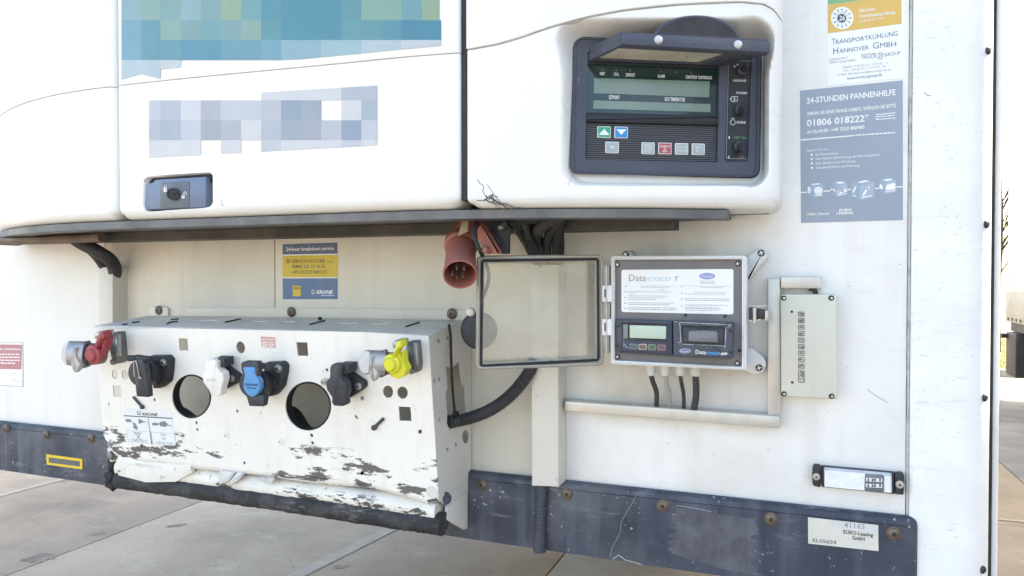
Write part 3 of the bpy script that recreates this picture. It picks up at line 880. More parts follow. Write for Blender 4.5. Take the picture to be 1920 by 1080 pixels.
for j, row in enumerate(['......000022', '120311645' + '.07', '271830258641', '000.0.100010']):
    for i in range(12):
        ch = row[i] if i < len(row) else '.'
        if G.get(ch) is None: continue
        y0, y1 = [171, 188, 225.5, 263][j], [188, 225.5, 263, 290][j]
        x0, x1 = gx[i], gx[i + 1]
        t0 = t1 = y0; u0 = u1 = y1
        if j == 0: t0, t1 = 186 - (x0 - 279) * .06, 186 - (x1 - 279) * .06
        if j == 3: u0, u1 = 296 - (x0 - 279) * .055, 296 - (x1 - 279) * .055
        cells.append((((x0, t0), (x1, t1), (x1, u1), (x0, u0)), G[ch]))
decal('grey_decal', 'pale grey and lavender blocky decal on the white door above the latch', cells, .0009, 0)

# ================================================================== CONTROL PANEL with raised flap
pw = ink('print_white', (.78, .78, .78))
pg = ink('print_grey', (.35, .36, .38))
ctl = thing('control_panel', 'dark slate control panel with raised flap, display and keypad in the white unit', 'control panel', CP.at(1245, 330, 0))
outer = rnd([(1078, 70), (1425, 88), (1421, 330), (1071, 323)], 17, 6)
b = MB()
hole1 = rnd(K('g4', (160, 250), (795, 265), (786, 782), (148, 768)), 5, 3)
hole2 = rnd(K('g4', (838, 240), (952, 250), (932, 780), (818, 778)), 6, 3)
b.plate(CP, rnd([(1083, 74), (1420, 92), (1416, 325), (1077, 318)], 13, 6), [hole1, hole2], -.004, .0075)
b.poly(CP, outer, -.03, .001, .004)
b.build('frame', m_plastic, ctl)
b = MB(); b.poly(CP, rnd([(1069, 63), (1430, 84), (1426, 334), (1063, 327)], 20, 6), -.028, -.008, .002)
b.build('gasket', m_black, ctl)
# frame edge: rounded outer bead
b = MB()
ring = [CP.at(x, y, .0035) for x, y in rnd([(1080, 72), (1423, 90), (1419, 328), (1073, 321)], 15, 6)]
b.tube(ring + [ring[0], ring[1]], .004, 8, n=1)
b.build('frame_bead', m_plastic, ctl)
# display
m_disp = mat('display_window', (.012, .034, .034), .12, 0, .15, 20, dirt=((.06, .075, .07), .4, 16), spec=.6)
m_lcd = mat('lcd_glass', (.165, .235, .195), .14, 0, .06, 14, dirt=((.22, .27, .24), .5, 12), spec=.6)
b = MB(); b.poly(CP, K('a5', (55, 100), (1325, 150), (1310, 605), (50, 570)), .001, .0022)
disp = b.build('display_window', m_disp, ctl)
b = MB(); b.flat(CP, K('a5', (125, 238), (1240, 270), (1232, 425), (120, 385)), .0027); o1 = b.build('lcd_strip', m_lcd, disp)
b = MB(); b.flat(CP, K('a5', (118, 453), (1247, 490), (1245, 568), (113, 533)), .0027); o1 = b.build('lcd_strip', m_lcd, disp)
b = MB()
for s, x0, y0, x1, y1, h in (('HEAT', 180, 210, 228, 211, 30), ('COOL', 313, 215, 364, 217, 30), ('DEFROST', 430, 222, 518, 224, 30), ('ALARM', 737, 234, 804, 236, 30),
                             ('START/STOP', 1008, 243, 1117, 247, 30), ('CONTINUOUS', 1128, 247, 1258, 251, 30), ('SETPOINT', 266, 441, 370, 444, 36), ('BOX TEMPERATURE', 806, 459, 1000, 465, 36)):
    b.text(CP, s, K('a5', (x0, y0), (x0, y0))[0], K('a5', (x1, y1), (x1, y1))[0], h / 5.1444, .0028, 0, .02)
b.build('lettering', pw, disp)
b = MB()
for x, y in ((203, 158), (336, 163), (470, 165), (768, 178), (912, 183), (1060, 190)): b.lathe(CP.at(*K('a5', (x, y)), .0022), CP.n, [(.0017, 0), (.0017, .0006), (0, .0008)], 10)
o1 = b.build('indicator_lamp', mat('lamp_grey', (.10, .105, .11), .3), disp); o1['kind'] = 'stuff'
# bar under the display
b = MB(); b.poly(CP, rnd(K('a5', (50, 570), (1335, 605), (1332, 690), (48, 655)), 2), .001, .0105, .003)
b.build('divider_bar', m_plastic_d, ctl)
# keypad: ribbed sheet and keys
b = MB(); b.poly(CP, K('a5', (48, 655), (1318, 690), (1310, 1045), (45, 1020)), .0005, .002)
kp = b.build('keypad', m_plastic_d, ctl)
b = MB()
for i in range(17):
    y = 676 + i * 21
    b.poly(CP, K('a5', (52, y), (1303, y + 33 - i * .9), (1303, y + 42 - i * .9), (52, y + 9)), .0018, .0034, .0006)
o1 = b.build('rib', mat('rib_grey', (.10, .105, .125), .5, 0, .05, 30), kp); o1['kind'] = 'stuff'
m_key = mat('key_grey', (.33, .37, .39), .4, 0, .03, 30)
m_kedge = mat('key_edge_white', (.72, .73, .72), .4, 0, .03, 30)
def key(x0, y0, x1, y1, colm):
    b = MB(); b.poly(CP, rnd(K('a5', (x0 + 2, y0), (x1, y0 + 4), (x1 - 2, y1 + 4), (x0, y1)), 1.4, 3), .0025, .0048, .0005)
    k = b.build('key', m_kedge, ctl)
    b = MB(); w = 7
    b.poly(CP, rnd(K('a5', (x0 + 2 + w, y0 + w), (x1 - w, y0 + 4 + w), (x1 - 2 - w, y1 + 4 - w), (x0 + w, y1 - w)), .8, 2), .0045, .0053)
    b.build('key_face', colm, k)
    return k
m_kg = ink('key_green', (.012, .34, .17)); m_kb = ink('key_blue', (.01, .235, .55)); m_kr = ink('key_red', (.40, .075, .085))
k = key(155, 702, 286, 812, m_kg); b = MB(); b.flat(CP, K('a5', (168, 785), (222, 728), (272, 788)), .0057); b.build('arrow_symbol', pw, k)
k = key(320, 704, 452, 815, m_kb); b = MB(); b.flat(CP, K('a5', (338, 732), (436, 734), (385, 787)), .0057); b.build('arrow_symbol', pw, k)
k = key(232, 850, 364, 960, m_key); b = MB()
b.flat(CP, K('a5', (278, 894), (322, 896), (318, 902), (274, 900)), .0057); b.flat(CP, K('a5', (278, 908), (322, 910), (318, 916), (274, 914)), .0057); b.build('equals_symbol', pw, k)
k = key(582, 856, 710, 970, m_key); b = MB()
b.text(CP, 'MANUAL', *K('a5', (604, 893), (686, 896)), 3.4, .0057); b.text(CP, 'DEFROST', *K('a5', (604, 916), (686, 919)), 3.4, .0057)
b.line(CP, [K('a5', (q[0], q[1])) for q in ell(657, 940, 15, 15, 12)], .7, .0057, True); b.line(CP, K('a5', (612, 950), (612, 932), (632, 932), (622, 945)), .8, .0057)
b.build('key_print', pw, k)
k = key(743, 859, 872, 970, m_kr); b = MB()
b.text(CP, 'ALARM LIST', *K('a5', (757, 906), (860, 909)), 4, .0057, 0, .01); b.line(CP, K('a5', (806, 914), (828, 950), (784, 950)), .8, .0057, True); b.line(CP, K('a5', (806, 926), (806, 944)), .8, .0057)
b.build('key_print', pw, k)
k = key(905, 864, 1033, 975, m_key); b = MB()
b.text(CP, 'START-STOP', *K('a5', (920, 916), (1018, 919)), 3.6, .0057); b.text(CP, 'CONTINUOUS', *K('a5', (920, 946), (1018, 949)), 3.6, .0057); b.build('key_print', pw, k)
k = key(1066, 868, 1193, 977, m_key); b = MB()
b.text(CP, 'SELECT', *K('a5', (1098, 914), (1160, 916)), 3.8, .0057); b.line(CP, [K('a5', (q[0], q[1])) for q in ell(1126, 938, 15, 15, 12, 20, 320)], .8, .0057); b.build('key_print', pw, k)
# switch plate
b = MB(); b.poly(CP, hole2, -.001, .004)
swp = b.build('switch_plate', m_plastic_d, ctl)
b = MB(); b.line(CP, rnd(K('a4', (108, 270), (128, 222), (290, 228), (262, 990), (90, 985)), 3), .7, .0043, True)
b.build('plate_outline', pg, swp)
b = MB()
for s, x0, y0, x1, y1, h in (('LANGUAGE', 143, 385, 245, 388, 17), ('STANDBY', 168, 482, 254, 485, 17), ('ENGINE', 172, 712, 241, 714, 18), ('1', 109, 832, 117, 832, 20), ('0', 104, 983, 117, 983, 18)):
    b.text(CP, s, *K('a4', (x0, y0), (x1, y1)), h / 4.157, .0043, 0, .01)
b.line(CP, K('a4', (150, 262), (160, 272)), 1.4, .0043); b.line(CP, K('a4', (172, 260), (184, 250)), 1.4, .0043)
b.line(CP, K('a4', (130, 505), (178, 503), (178, 537), (130, 540)), .8, .0043, True); b.line(CP, K('a4', (120, 522), (130, 522)), 1.4, .0043)
b.line(CP, K('a4', (158, 500), (148, 520), (160, 522), (148, 545)), 1.0, .0043)
b.line(CP, [K('a4', q) for q in ell(142, 705, 19, 19, 16, -60, 240)], 1.0, .0043); b.line(CP, K('a4', (134, 686), (134, 674), (152, 674), (152, 686)), 1.0, .0043)
b.build('lettering', pw, swp)
b = MB(); b.text(CP, 'START / RUN', *K('a4', (145, 830), (252, 832)), 4, .0043); b.build('lettering', ink('print_green', (.10, .36, .18)), swp)
b = MB(); b.text(CP, 'OFF', *K('a4', (193, 984), (230, 985)), 4, .0043); b.build('lettering', ink('print_rust', (.36, .14, .07)), swp)
for x, y, tx_, ty_ in ((205, 308, 255, 265), (185, 608, 235, 625), (178, 898, 222, 922)):
    p = CP.at(*K('a4', (x, y)), .004); s = CP.scale(1390, 200) / 4.157
    b = MB(); b.lathe(p, CP.n, [(46 * s, 0), (46 * s, .006), (38 * s, .0075), (26 * s, .008), (26 * s, .0065)], 6, CP.u)
    nut = b.build('toggle_switch', m_plastic_g, ctl)
    tip = CP.at(*K('a4', (tx_, ty_)), .024)
    b = MB(); ax = (tip - p).normalized(); L = (tip - p).length
    b.lathe(p + ax * .004, ax, [(28 * s, 0), (25 * s, L * .35), (20 * s, L * .55), (20 * s, L * .85), (15 * s, L * .97), (0, L)], 14)
    b.build('toggle_lever', m_plastic_d, nut)
# raised flap
A_, B_ = CP.at(1104, 114, .010), CP.at(1354, 124, .010)
C_ = A_ + CP.n * .09
FPn = (B_ - A_).cross(C_ - A_)
FP_ = Plane(A_, FPn, B_ - A_)
if FP_.n.z > 0: FP_ = Plane(A_, -FPn, B_ - A_)            # normal points down: h>0 is below the flap
OL, OR = FP_.at(1163, 85), FP_.at(1443, 98)
flap_pts = [A_, B_, B_.lerp(OR, .97) if False else OR, OL]
loc = lambda P: Vector(((P - FP_.o).dot(FP_.u), (P - FP_.o).dot(FP_.v)))
q4 = [loc(p) for p in (A_, B_, OR, OL)]
b = MB(); b.polyl(FP_, rnd([tuple(q) for q in q4], .004, 3), -.020, -.010, .002)
def inq(s, t): return (q4[0].lerp(q4[1], s)).lerp(q4[3].lerp(q4[2], s), t)
for s0, s1, t0, t1 in ((0, .03, 0, 1), (.80, 1, 0, 1), (.03, .80, 0, .05), (.03, .80, .93, 1)):
    b.polyl(FP_, [inq(s0, t0), inq(s1, t0), inq(s1, t1), inq(s0, t1)], -.0105, 0.0, .0012)
flap = b.build('flap', m_plastic, ctl)
b = MB(); b.polyl(FP_, [inq(.035, .06), inq(.795, .06), inq(.795, .92), inq(.035, .92)], -.0102, -.0035)
b.build('flap_window', mat('flap_window_cloudy', (.62, .60, .50), .35, 0, .12, 40, dirt=((.42, .40, .33), .6, 22)), flap)
# front lip of the flap
fdir = (OR - OL).normalized(); fn = FP_.n.cross(fdir)
if fn.dot(CAM - OL) < 0: fn = -fn
LPn = Plane(OL, (fn - FP_.n * .10).normalized(), fdir)
b = MB(); b.poly(LPn, rnd(K('b6', (505, 195), (545, 197), (1845, 272), (1848, 368), (1800, 372), (500, 300)), 2.5), -.008, .004, .002)
b.build('flap_lip', m_plastic, flap)
m_stud = mat('stud_clear_grey', (.55, .55, .56), .3, 0, .05, 60)
for x, y in ((837, 266), (1552, 308)):
    b = MB(); b.lathe(LPn.at(*K('b6', (x, y)), .0035), LPn.n, [(.0068, 0), (.0066, .002), (.005, .0042), (.0025, .0052), (0, .0054)], 18)
    b.build('stud', m_stud, flap)
# rounded grip behind the flap
GP = Plane(CP.at(1306, 70, .066), CP.n)
cxg, cyg = K('b6', (1180, 240))
b = MB(); b.poly(GP, ell(cxg, cyg + 4, 82, 46, 28, 180, 360), -.010, 0, .0012)
g_ = b.build('grip_tab', m_plastic, flap)
b = MB(); b.poly(GP, ell(cxg, cyg + 4, 77, 42, 28, 180, 360), -.004, .0006)
b.build('grip_recess', mat('grip_recess_dark', (.022, .021, .026), .6, 0, .2, 60, bump=(.2, 200, .001)), flap)
# bolt in the shell beside the flap
b = MB(); b.poly(CP, K('b6', (1560, 155), (1735, 180), (1650, 252), (1535, 245), (1530, 185)), -.004, .0015)
hb = b.build('hinge_pocket', m_black, ctl)
b = MB(); p = CP.at(*K('b6', (1610, 205)), .002); b.lathe(p, CP.n + CP.v * -.4, [(.0075, 0), (.0075, .003), (.005, .0035), (.005, .008), (.0035, .009), (0, .009)], 14)
b.build('hinge_bolt', m_steel, ctl)

# ================================================================== DATA LOGGER BOX with open clear lid
EN = wall(.10)
log = thing('data_logger', 'grey recorder box with chalky rim, white label and display, its clear lid open', 'data logger', W(1270, 690, .0))
of = K('g5', (130, 115), (850, 113), (850, 722), (130, 688))
b = MB(); b.poly(EN, rnd(of, 6, 4), -.098, -.018, .003)
body = b.build('box_body', m_encl, log)
inn = K('g5', (147, 132), (828, 130), (828, 706), (147, 671))
b = MB(); b.plate(EN, rnd(of, 6, 4), [rnd(inn, 2, 2)], -.020, 0)
b.build('box_rim', m_rim, body)
b = MB(); rg_ = [EN.at(x, y, .0005) for x, y in rnd(K('g5', (138, 123), (840, 121), (840, 714), (138, 680)), 4, 3)]
b.tube(rg_ + rg_[:2], .0016, 6, n=1); b.build('rim_groove', m_encl, body)
b = MB(); b.poly(EN, inn, -.02, -.008); pnl = b.build('inner_panel', m_panelgrey, log)
# mounting ears
m_ear = m_encl
WE = wall(0)
for k, (poly_, sx, sy) in enumerate(((((845, 130), (880, 95), (920, 72), (950, 80), (966, 110), (955, 135), (880, 225), (850, 260)), 930, 98),
                                     (((850, 600), (890, 610), (945, 655), (960, 690), (945, 730), (905, 750), (870, 740), (800, 715)), 919, 709),
                                     (((190, 130), (190, 100), (210, 82), (235, 85), (262, 125), (300, 140)), 208, 105), (((190, 670), (195, 695), (222, 714), (245, 700), (260, 680)), 222, 690))):
    b = MB(); b.poly(WE, rnd(K('g5', *poly_), 3, 3), .0, .020, .003); e_ = b.build('mounting_ear', m_ear, body)
    if k < 3: put(me_pan, 'ear_screw', WE.at(*K('g5', (sx, sy)), .0202), (0, -1, 0), log, 1.35)
for x, y in ((165, 160), (805, 155), (165, 650), (803, 684)): put(me_pan, 'pan_screw', EN.at(*K('g5', (x, y)), -.0079), (0, -1, 0), log)
for x, y in ((527, 428), (737, 434)): put(me_rivet, 'rivet', EN.at(*K('g5', (x, y)), -.0079), (0, -1, 0), log, .42)
# label
b = MB(); b.poly(EN, rnd(K('g5', (185, 187), (782, 183), (782, 425), (185, 412)), 4.5, 5), -.0085, -.0070); lab = b.build('label_plate', m_sticker_w, log)
H = -.0066
b = MB(); b.text(EN, 'Data', *K('b4', (225, 284), (470, 284)), 96 / 7.68, H); b.text(EN, 'T', *K('b4', (885, 280), (935, 280)), 62 / 7.68, H, .25, .02)
b.build('lettering', ink('print_taupe', (.33, .31, .29)), lab)
b = MB(); b.text(EN, 'COLD', *K('b4', (488, 281), (832, 281)), 54 / 7.68, H, 0, .015); b.build('lettering', ink('print_pale_blue', (.45, .60, .74)), lab)
b = MB(); b.flat(EN, [K('b4', q) for q in ell(1352, 213, 115, 47, 28)], H); b.build('logo_oval', ink('print_violet', (.28, .31, .58)), lab)
b = MB(); b.text(EN, 'Carrier', *K('b4', (1265, 232), (1445, 232)), 36 / 7.68, H + .0003, .3); b.build('lettering', pw, lab)
b = MB(); b.text(EN, 'TRANSICOLD', *K('b4', (1245, 290), (1462, 290)), 16 / 7.68, H); b.flat(EN, K('b4', (1245, 303), (1462, 303), (1462, 318), (1245, 318)), H)
y = 360
for k, (x0, x1, y0, hgt) in enumerate([(400, 890, 357, 8), (390, 820, 378, 10), (640, 755, 413, 8), (215, 830, 440, 12), (215, 320, 463, 10), (215, 800, 500, 10), (215, 720, 527, 12), (215, 610, 552, 12), (215, 870, 600, 11), (215, 810, 626, 16),
                                       (215, 920, 668, 12), (215, 910, 697, 18), (1030, 1700, 356, 8), (1240, 1580, 380, 11), (1170, 1650, 448, 9), (1030, 1615, 474, 13), (1030, 1675, 540, 12), (1030, 1670, 566, 14), (1030, 1650, 632, 13), (1030, 1500, 656, 8), (1030, 1550, 684, 18), (1030, 1530, 708, 10)]):
    b.words(EN, *K('b4', (x0, y0), (x1, y0 + (x1 - x0) * .012)), hgt / 7.68, H, k)
for x, y in ((180, 362), (175, 440), (172, 520), (172, 604), (172, 676), (985, 362), (988, 460), (985, 545), (985, 645)): b.flat(EN, [K('b4', q) for q in ((x - 14, y - 10), (x + 14, y - 10), (x + 14, y + 8), (x - 14, y + 8))], H)
o1 = b.build('fine_print', ink('print_faded_grey', (.46, .46, .47)), lab); o1['kind'] = 'stuff'
# recorder display half
b = MB(); b.poly(EN, rnd(K('b5', (40, 65), (850, 85), (848, 595), (55, 545)), 1.5), -.009, .004, .0015)
dm = b.build('display_module', m_plastic, log)
b = MB(); b.poly(EN, K('b5', (100, 105), (790, 130), (765, 378), (135, 345)), .002, .0045); b.build('display_surround', m_black, dm)
b = MB(); b.poly(EN, rnd(K('b5', (235, 150), (762, 166), (758, 352), (235, 335)), 1.6), .003, .0058, .0005); b.build('lcd', mat('recorder_lcd', (.46, .57, .47), .2, 0, .03, 20), dm)
b = MB(); b.poly(EN, K('b5', (140, 138), (210, 140), (208, 345), (142, 343)), .003, .0060, .0006); b.build('side_slot', mat('slot_grey', (.19, .2, .225), .4), dm)
b = MB(); b.line(EN, K('b5', (115, 365), (788, 390), (785, 562), (115, 528)), .8, .0045, True); b.build('keypad_outline', m_black, dm)
for pts, c in (((228, 418, 346, 497), (.20, .31, .42)), ((362, 422, 480, 506), (.62, .50, .38)), ((498, 428, 614, 512), (.20, .38, .25)), ((633, 433, 753, 517), (.52, .22, .26))):
    x0, y0, x1, y1 = pts
    b = MB(); b.poly(EN, rnd(K('b5', (x0, y0), (x1, y0 + 2), (x1, y1), (x0, y1 - 2)), 2.6, 4), .0035, .0054, .0004)
    k = b.build('button', ink('button_edge_%d' % x0, c), dm)
    b = MB(); b.poly(EN, rnd(K('b5', (x0 + 9, y0 + 9), (x1 - 9, y0 + 11), (x1 - 9, y1 - 9), (x0 + 9, y1 - 11)), 2, 3), .005, .0058); b.build('button_face', mat('button_face_%d' % x0, tuple(.06 + v * .12 for v in c), .4), k)
b = MB()
for r_ in (20, 36, 52): b.line(EN, [K('b5', (150 + r_ * math.cos(rad(a)), 480 - r_ * 1.1 * math.sin(rad(a)))) for a in range(5, 90, 14)], 1.3, .005)
b.build('signal_symbol', ink('print_light_blue', (.45, .62, .75)), dm)
for x, y in ((65, 167), (68, 452)): put(me_rivet, 'rivet', EN.at(*K('b5', (x, y)), .0041), (0, -1, 0), log, .35)
# printer half
b = MB(); b.poly(EN, rnd(K('b5', (858, 85), (1725, 118), (1705, 636), (864, 600)), 1.6), -.009, .016, .002)
pm = b.build('printer_module', m_plastic, log)
b = MB(); b.poly(EN, K('b5', (975, 150), (1610, 172), (1600, 440), (990, 412)), .012, .0168); b.build('printer_recess', m_black, pm)
b = MB(); b.poly(EN, rnd(K('b5', (1000, 180), (1590, 205), (1580, 425), (1005, 402)), 1.2), .014, .019, .001); pd = b.build('printer_door', m_plastic_g, pm)
b = MB(); b.poly(EN, rnd(K('b5', (1080, 250), (1110, 232), (1300, 225), (1480, 240), (1502, 262), (1505, 405), (1080, 385)), 2), .017, .0225, .0015); b.build('door_handle', mat('handle_grey', (.16, .165, .185), .35, 0, .05, 20), pd)
b = MB(); b.poly(EN, K('b5', (1225, 170), (1355, 175), (1350, 232), (1218, 222)), .017, .0195); b.build('door_notch', m_black, pd)
b = MB(); b.line(EN, K('b5', (960, 160), (945, 110), (880, 100)), 1.6, .0166); b.line(EN, K('b5', (960, 160), (975, 400), (930, 400)), 2.0, .0166); b.line(EN, K('b5', (1620, 180), (1612, 430), (1600, 470)), 2.4, .0166)
b.line(EN, K('b5', (900, 110), (1690, 145)), 1.6, .0166); b.line(EN, K('b5', (990, 425), (1590, 448)), 1.2, .0166); b.line(EN, K('b5', (1640, 190), (1690, 150)), 2.4, .0166)
b.build('worn_edge', mat('worn_plastic', (.36, .38, .43), .5, 0, .4, 90), pm)
b = MB(); b.flat(EN, [K('b5', q) for q in ell(1033, 522, 80, 32, 26)], .0165); b.build('logo_oval', pw, pm)
b = MB(); b.flat(EN, [K('b5', q) for q in ell(1033, 522, 72, 26, 26)], .0168); b.build('logo_oval', ink('print_carrier_blue', (.03, .07, .30)), pm)
b = MB(); b.text(EN, 'Carrier', *K('b5', (975, 534), (1092, 536)), 24 / 7.68, .0171, .3, .01); b.text(EN, 'Data', *K('b5', (1185, 562), (1335, 571)), 56 / 7.68, .0166, 0, .01); b.text(EN, '600', *K('b5', (1548, 578), (1642, 582)), 36 / 7.68, .0166, .3, .03)
b.build('lettering', pw, pm)
b = MB(); b.text(EN, 'COLD', *K('b5', (1340, 571), (1535, 578)), 36 / 7.68, .0166, 0, .03); b.build('lettering', ink('print_cyan', (.05, .36, .72)), pm)
for x, y in ((1692, 232), (1697, 542)): put(me_rivet, 'rivet', EN.at(*K('b5', (x, y)), .016), (0, -1, 0), log, .4)
put(me_rivet, 'rivet', EN.at(*K('b5', (1820, 518)), -.0079), (0, -1, 0), log, .45)
# latch on the right side
LS = wall(.085)
b = MB(); b.poly(LS, K('c8', (98, 478), (150, 478), (150, 585), (98, 580)), -.02, .002, .001); b.poly(LS, K('c8', (150, 488), (225, 500), (225, 575), (150, 580)), -.012, -.004, .001)
b.build('latch_body', m_screw_d, log)
b = MB(); b.lathe(LS.at(*K('c8', (145, 485)), .004), (0, 0, -1), [(.0032, 0), (.0032, .024)], 10); b.poly(LS, rnd(K('c8', (225, 510), (255, 508), (255, 592), (235, 590), (225, 575)), 1), -.010, .006, .001)
b.line(LS, K('c8', (100, 478), (155, 474), (238, 470)), 1.4, .003); b.line(LS, K('c8', (100, 583), (150, 588), (190, 575)), 1.6, .003)
b.build('latch_lever', m_steel, log)
# cable glands
for x, y in ((342, 722), (418, 722), (500, 722), (580, 724)):
    GPl = wall(.055); p = GPl.at(*K('g5', (x, y - 22))); b = MB(); b.lathe(p + Vector((0, 0, .012)), (0, 0, -1), [(.0095, 0), (.0095, .012), (.0085, .014), (.0085, .024), (.006, .028)], 12); b.build('cable_gland', m_encl, log)
# hinge and open lid
LD = plane3(W(1130, 480, .10), W(1130, 684, .10), W(893, 690, .205))
lo_ = [(895, 480), (1131, 478), (1131, 685), (893, 693)]
li_ = [(909, 493), (1116, 490), (1116, 672), (905, 682)]
b = MB(); b.plate(LD, rnd(lo_, 9, 5), [rnd(li_, 4, 4)], -.012, .0)
ring = [LD.at(x, y, -.001) for x, y in rnd([(898, 483), (1128, 481), (1128, 682), (896, 690)], 8, 4)]
b.tube(ring + ring[:2], .0035, 8, n=1)
lid = b.build('lid', m_lidframe, log)
b = MB(); ring = [LD.at(x, y, .001) for x, y in rnd([(904, 489), (1121, 486), (1122, 675), (902, 686)], 5, 4)]
b.tube(ring + ring[:2], .0022, 8, n=1); b.build('lid_gasket', m_rubber, lid)
b = MB(); b.poly(LD, li_, -.030, -.027); b.build('lid_pane', m_pane, lid)
wl = [LD.at(x, y, -.010) for x, y in rnd(li_, 4, 4)]; wl2 = [LD.at(x, y, -.028) for x, y in rnd(li_, 4, 4)]
b = MB(); n_ = len(wl); b.add(wl + wl2, [(i, (i + 1) % n_, n_ + (i + 1) % n_, n_ + i) for i in range(n_)]); b.build('lid_side', glass('lid_side_clear', (.72, .70, .64), .10, .12, .16), lid)
HP = wall(.102)
for x0, y0, x1, y1, m_ in ((1131, 497, 1142, 534, m_lidframe), (1129, 535, 1147, 566, m_rim), (1131, 567, 1143, 597, m_lidframe), (1129, 598, 1147, 629, m_rim), (1131, 630, 1141, 662, m_lidframe)):
    b = MB(); b.poly(HP, rnd(quad(x0, y0, x1, y1), 1.2), -.010, .002, .001); b.build('hinge_knuckle', m_, log)
for y0, y1 in ((542, 558), (605, 621)):
    b = MB(); b.poly(HP, quad(1133, y0, 1138, y1), .001, .0026); b.build('hinge_slot', m_rubber, log)
b = MB(); b.cyl(HP.at(1137, 499, .003), HP.at(1137, 667, .003), .0012, None, 8); b.build('hinge_pin', m_steel, log)

# ------------------------------------------------------------------ trunking on the wall
def trunk(name, label, px, off, m=m_trunk, bev=.002):
    P_ = wall(off); b = MB(); b.poly(P_, px, -off + .0006, 0, bev)
    t = b.build(name, m, None, root=(c_ := W(sum(p[0] for p in px) / len(px), max(p[1] for p in px), off / 2)))
    t.location = c_; t['label'] = label; t['category'] = 'cable trunking'; t['group'] = 'trunking on the wall'
    return t
trunk('cable_trunking', 'tall cream trunking post right of the coupling bracket, over the navy strip', [(995, 497), (1047, 497), (1047, 913), (997, 911)], .048)
trunk('cable_trunking', 'cream trunking duct at left below two black hoses and behind the bracket', [(184, 501), (211, 501), (211, 690), (184, 690)], .040)
trunk('cable_trunking', 'vertical grey metal trunking between recorder latch and beige box', K('g5', (965, 235), (1032, 232), (1035, 968), (965, 965)), .022, m_chan)
trunk('cable_trunking', 'long horizontal grey trunking under the recorder and its four cables', K('g5', (-118, 886), (1030, 968), (1030, 1034), (-118, 940)), .030, m_chan)
trunk('cable_trunking', 'short grey trunking offcut above the beige junction box', K('g5', (1032, 225), (1250, 222), (1254, 288), (1035, 285)), .026, m_chan)
def tag(o, label, cat, group=None):
    o['label'] = label; o['category'] = cat
    if group: o['group'] = group
    return o
def tubething(name, label, cat, pts, r, m, corr=0, pitch=.0045, group=None, seg=12, n=10):
    P3 = [W(*p) for p in pts]; b = MB(); b.tube(P3, r, seg, corr, pitch, n)
    o = b.build(name, m, None, root=P3[0], sharp=60); o.location = P3[0]
    return tag(o, label, cat, group)
def KO(k, *pts): return [(*K(k, (p[0], p[1])), p[2]) for p in pts]
gc = 'cables leaving the recorder glands'
tubething('cable', 'thin black cable from the leftmost recorder gland', 'cable', KO('g5', (342, 730, .055), (350, 775, .05), (372, 840, .035), (372, 912, .018)), .0042, m_hose, 0, group=gc)
tubething('cable', 'grey cable from the second recorder gland', 'cable', KO('g5', (418, 730, .055), (425, 790, .05), (440, 850, .035), (440, 918, .018)), .0034, mat('cable_grey', (.34, .34, .33), .5, 0, .05, 30), 0, group=gc)
tubething('cable', 'thin black cable from the third recorder gland', 'cable', KO('g5', (497, 730, .055), (505, 790, .05), (516, 850, .035), (518, 925, .018)), .0032, m_hose, 0, group=gc)
tubething('cable', 'black corrugated cable sleeve from the rightmost recorder gland', 'cable', KO('g5', (579, 738, .055), (583, 800, .05), (583, 860, .04), (572, 930, .022)), .0058, m_hose, .0011, .0036, group=gc)
tubething('cable', 'short black cable bending from the short trunking into the beige box', 'cable', KO('r6', (355, 362, .012), (378, 370, .014), (385, 395, .010)), .004, m_hose)

# ------------------------------------------------------------------ junction box with signal windows
JB = wall(.032)
jb = thing('junction_box', 'beige wall box with a column of ten small windows, right of the recorder', 'junction box', W(1518, 748, 0))
b = MB(); b.poly(JB, rnd(K('r6', (214, 390), (488, 390), (490, 897), (217, 883)), 6, 5), -.0316, 0, .003); jbo = b.build('box_body', m_jbox, jb)
for x, y in ((230, 408), (459, 408), (231, 870), (461, 882)):
    b = MB(); p = JB.at(*K('r6', (x, y)), .0003); s = JB.scale(1500, 600) / 2.5706
    b.lathe(p, JB.n, [(13 * s, 0), (13 * s, .0004), (0, .0004)], 18); h_ = b.build('screw_hole', m_black, jb)
    b = MB(); b.lathe(p + Vector((2 * s, 0, -1 * s)), JB.n, [(7 * s, 0), (6 * s, .0012), (0, .0014)], 12); b.build('screw', m_steel, jb)
for x, y in ((269, 474), (271, 815)):
    b = MB(); b.lathe(JB.at(*K('r6', (x, y)), 0), JB.n, [(6 * s, 0), (6 * s, .0006), (0, .0006)], 12); b.build('pin_hole', m_black, jb)
m_win = mat('window_grey', (.42, .43, .39), .3, 0, .3, 160)
for i in range(10):
    x0, x1 = 299, 329; y0 = 474 + i * 31.4; y1 = y0 + 23
    if i == 9: y0, y1 = 757, 816
    P = rnd(K('r6', (x0, y0), (x1, y0 + .5), (x1 + 1, y1 + .5), (x0 + 1, y1)), 1.6, 3)
    b = MB(); b.poly(JB, P, -.001, .0012, .0004); w_ = b.build('signal_window', m_screw_d, jb)
    Q = rnd(K('r6', (x0 + 2.6, y0 + 2.6), (x1 - 2.6, y0 + 2.8), (x1 - 1.6, y1 - 2.4), (x0 + 3.6, y1 - 2.6)), 1, 2)
    b = MB(); b.flat(JB, Q, .0016); pn = b.build('window_pane', m_win, w_)
    b = MB(); rg = random.Random(i)
    for k in range(3 if i < 9 else 5):
        xx = rg.uniform(x0 + 10, x1 - 10); yy = rg.uniform(y0 + 8, y1 - 8)
        b.line(JB, K('r6', (xx - 6, yy - 2), (xx + 6, yy + rg.uniform(-3, 3))), .8, .0019)
    b.build('window_mark', m_black, w_)

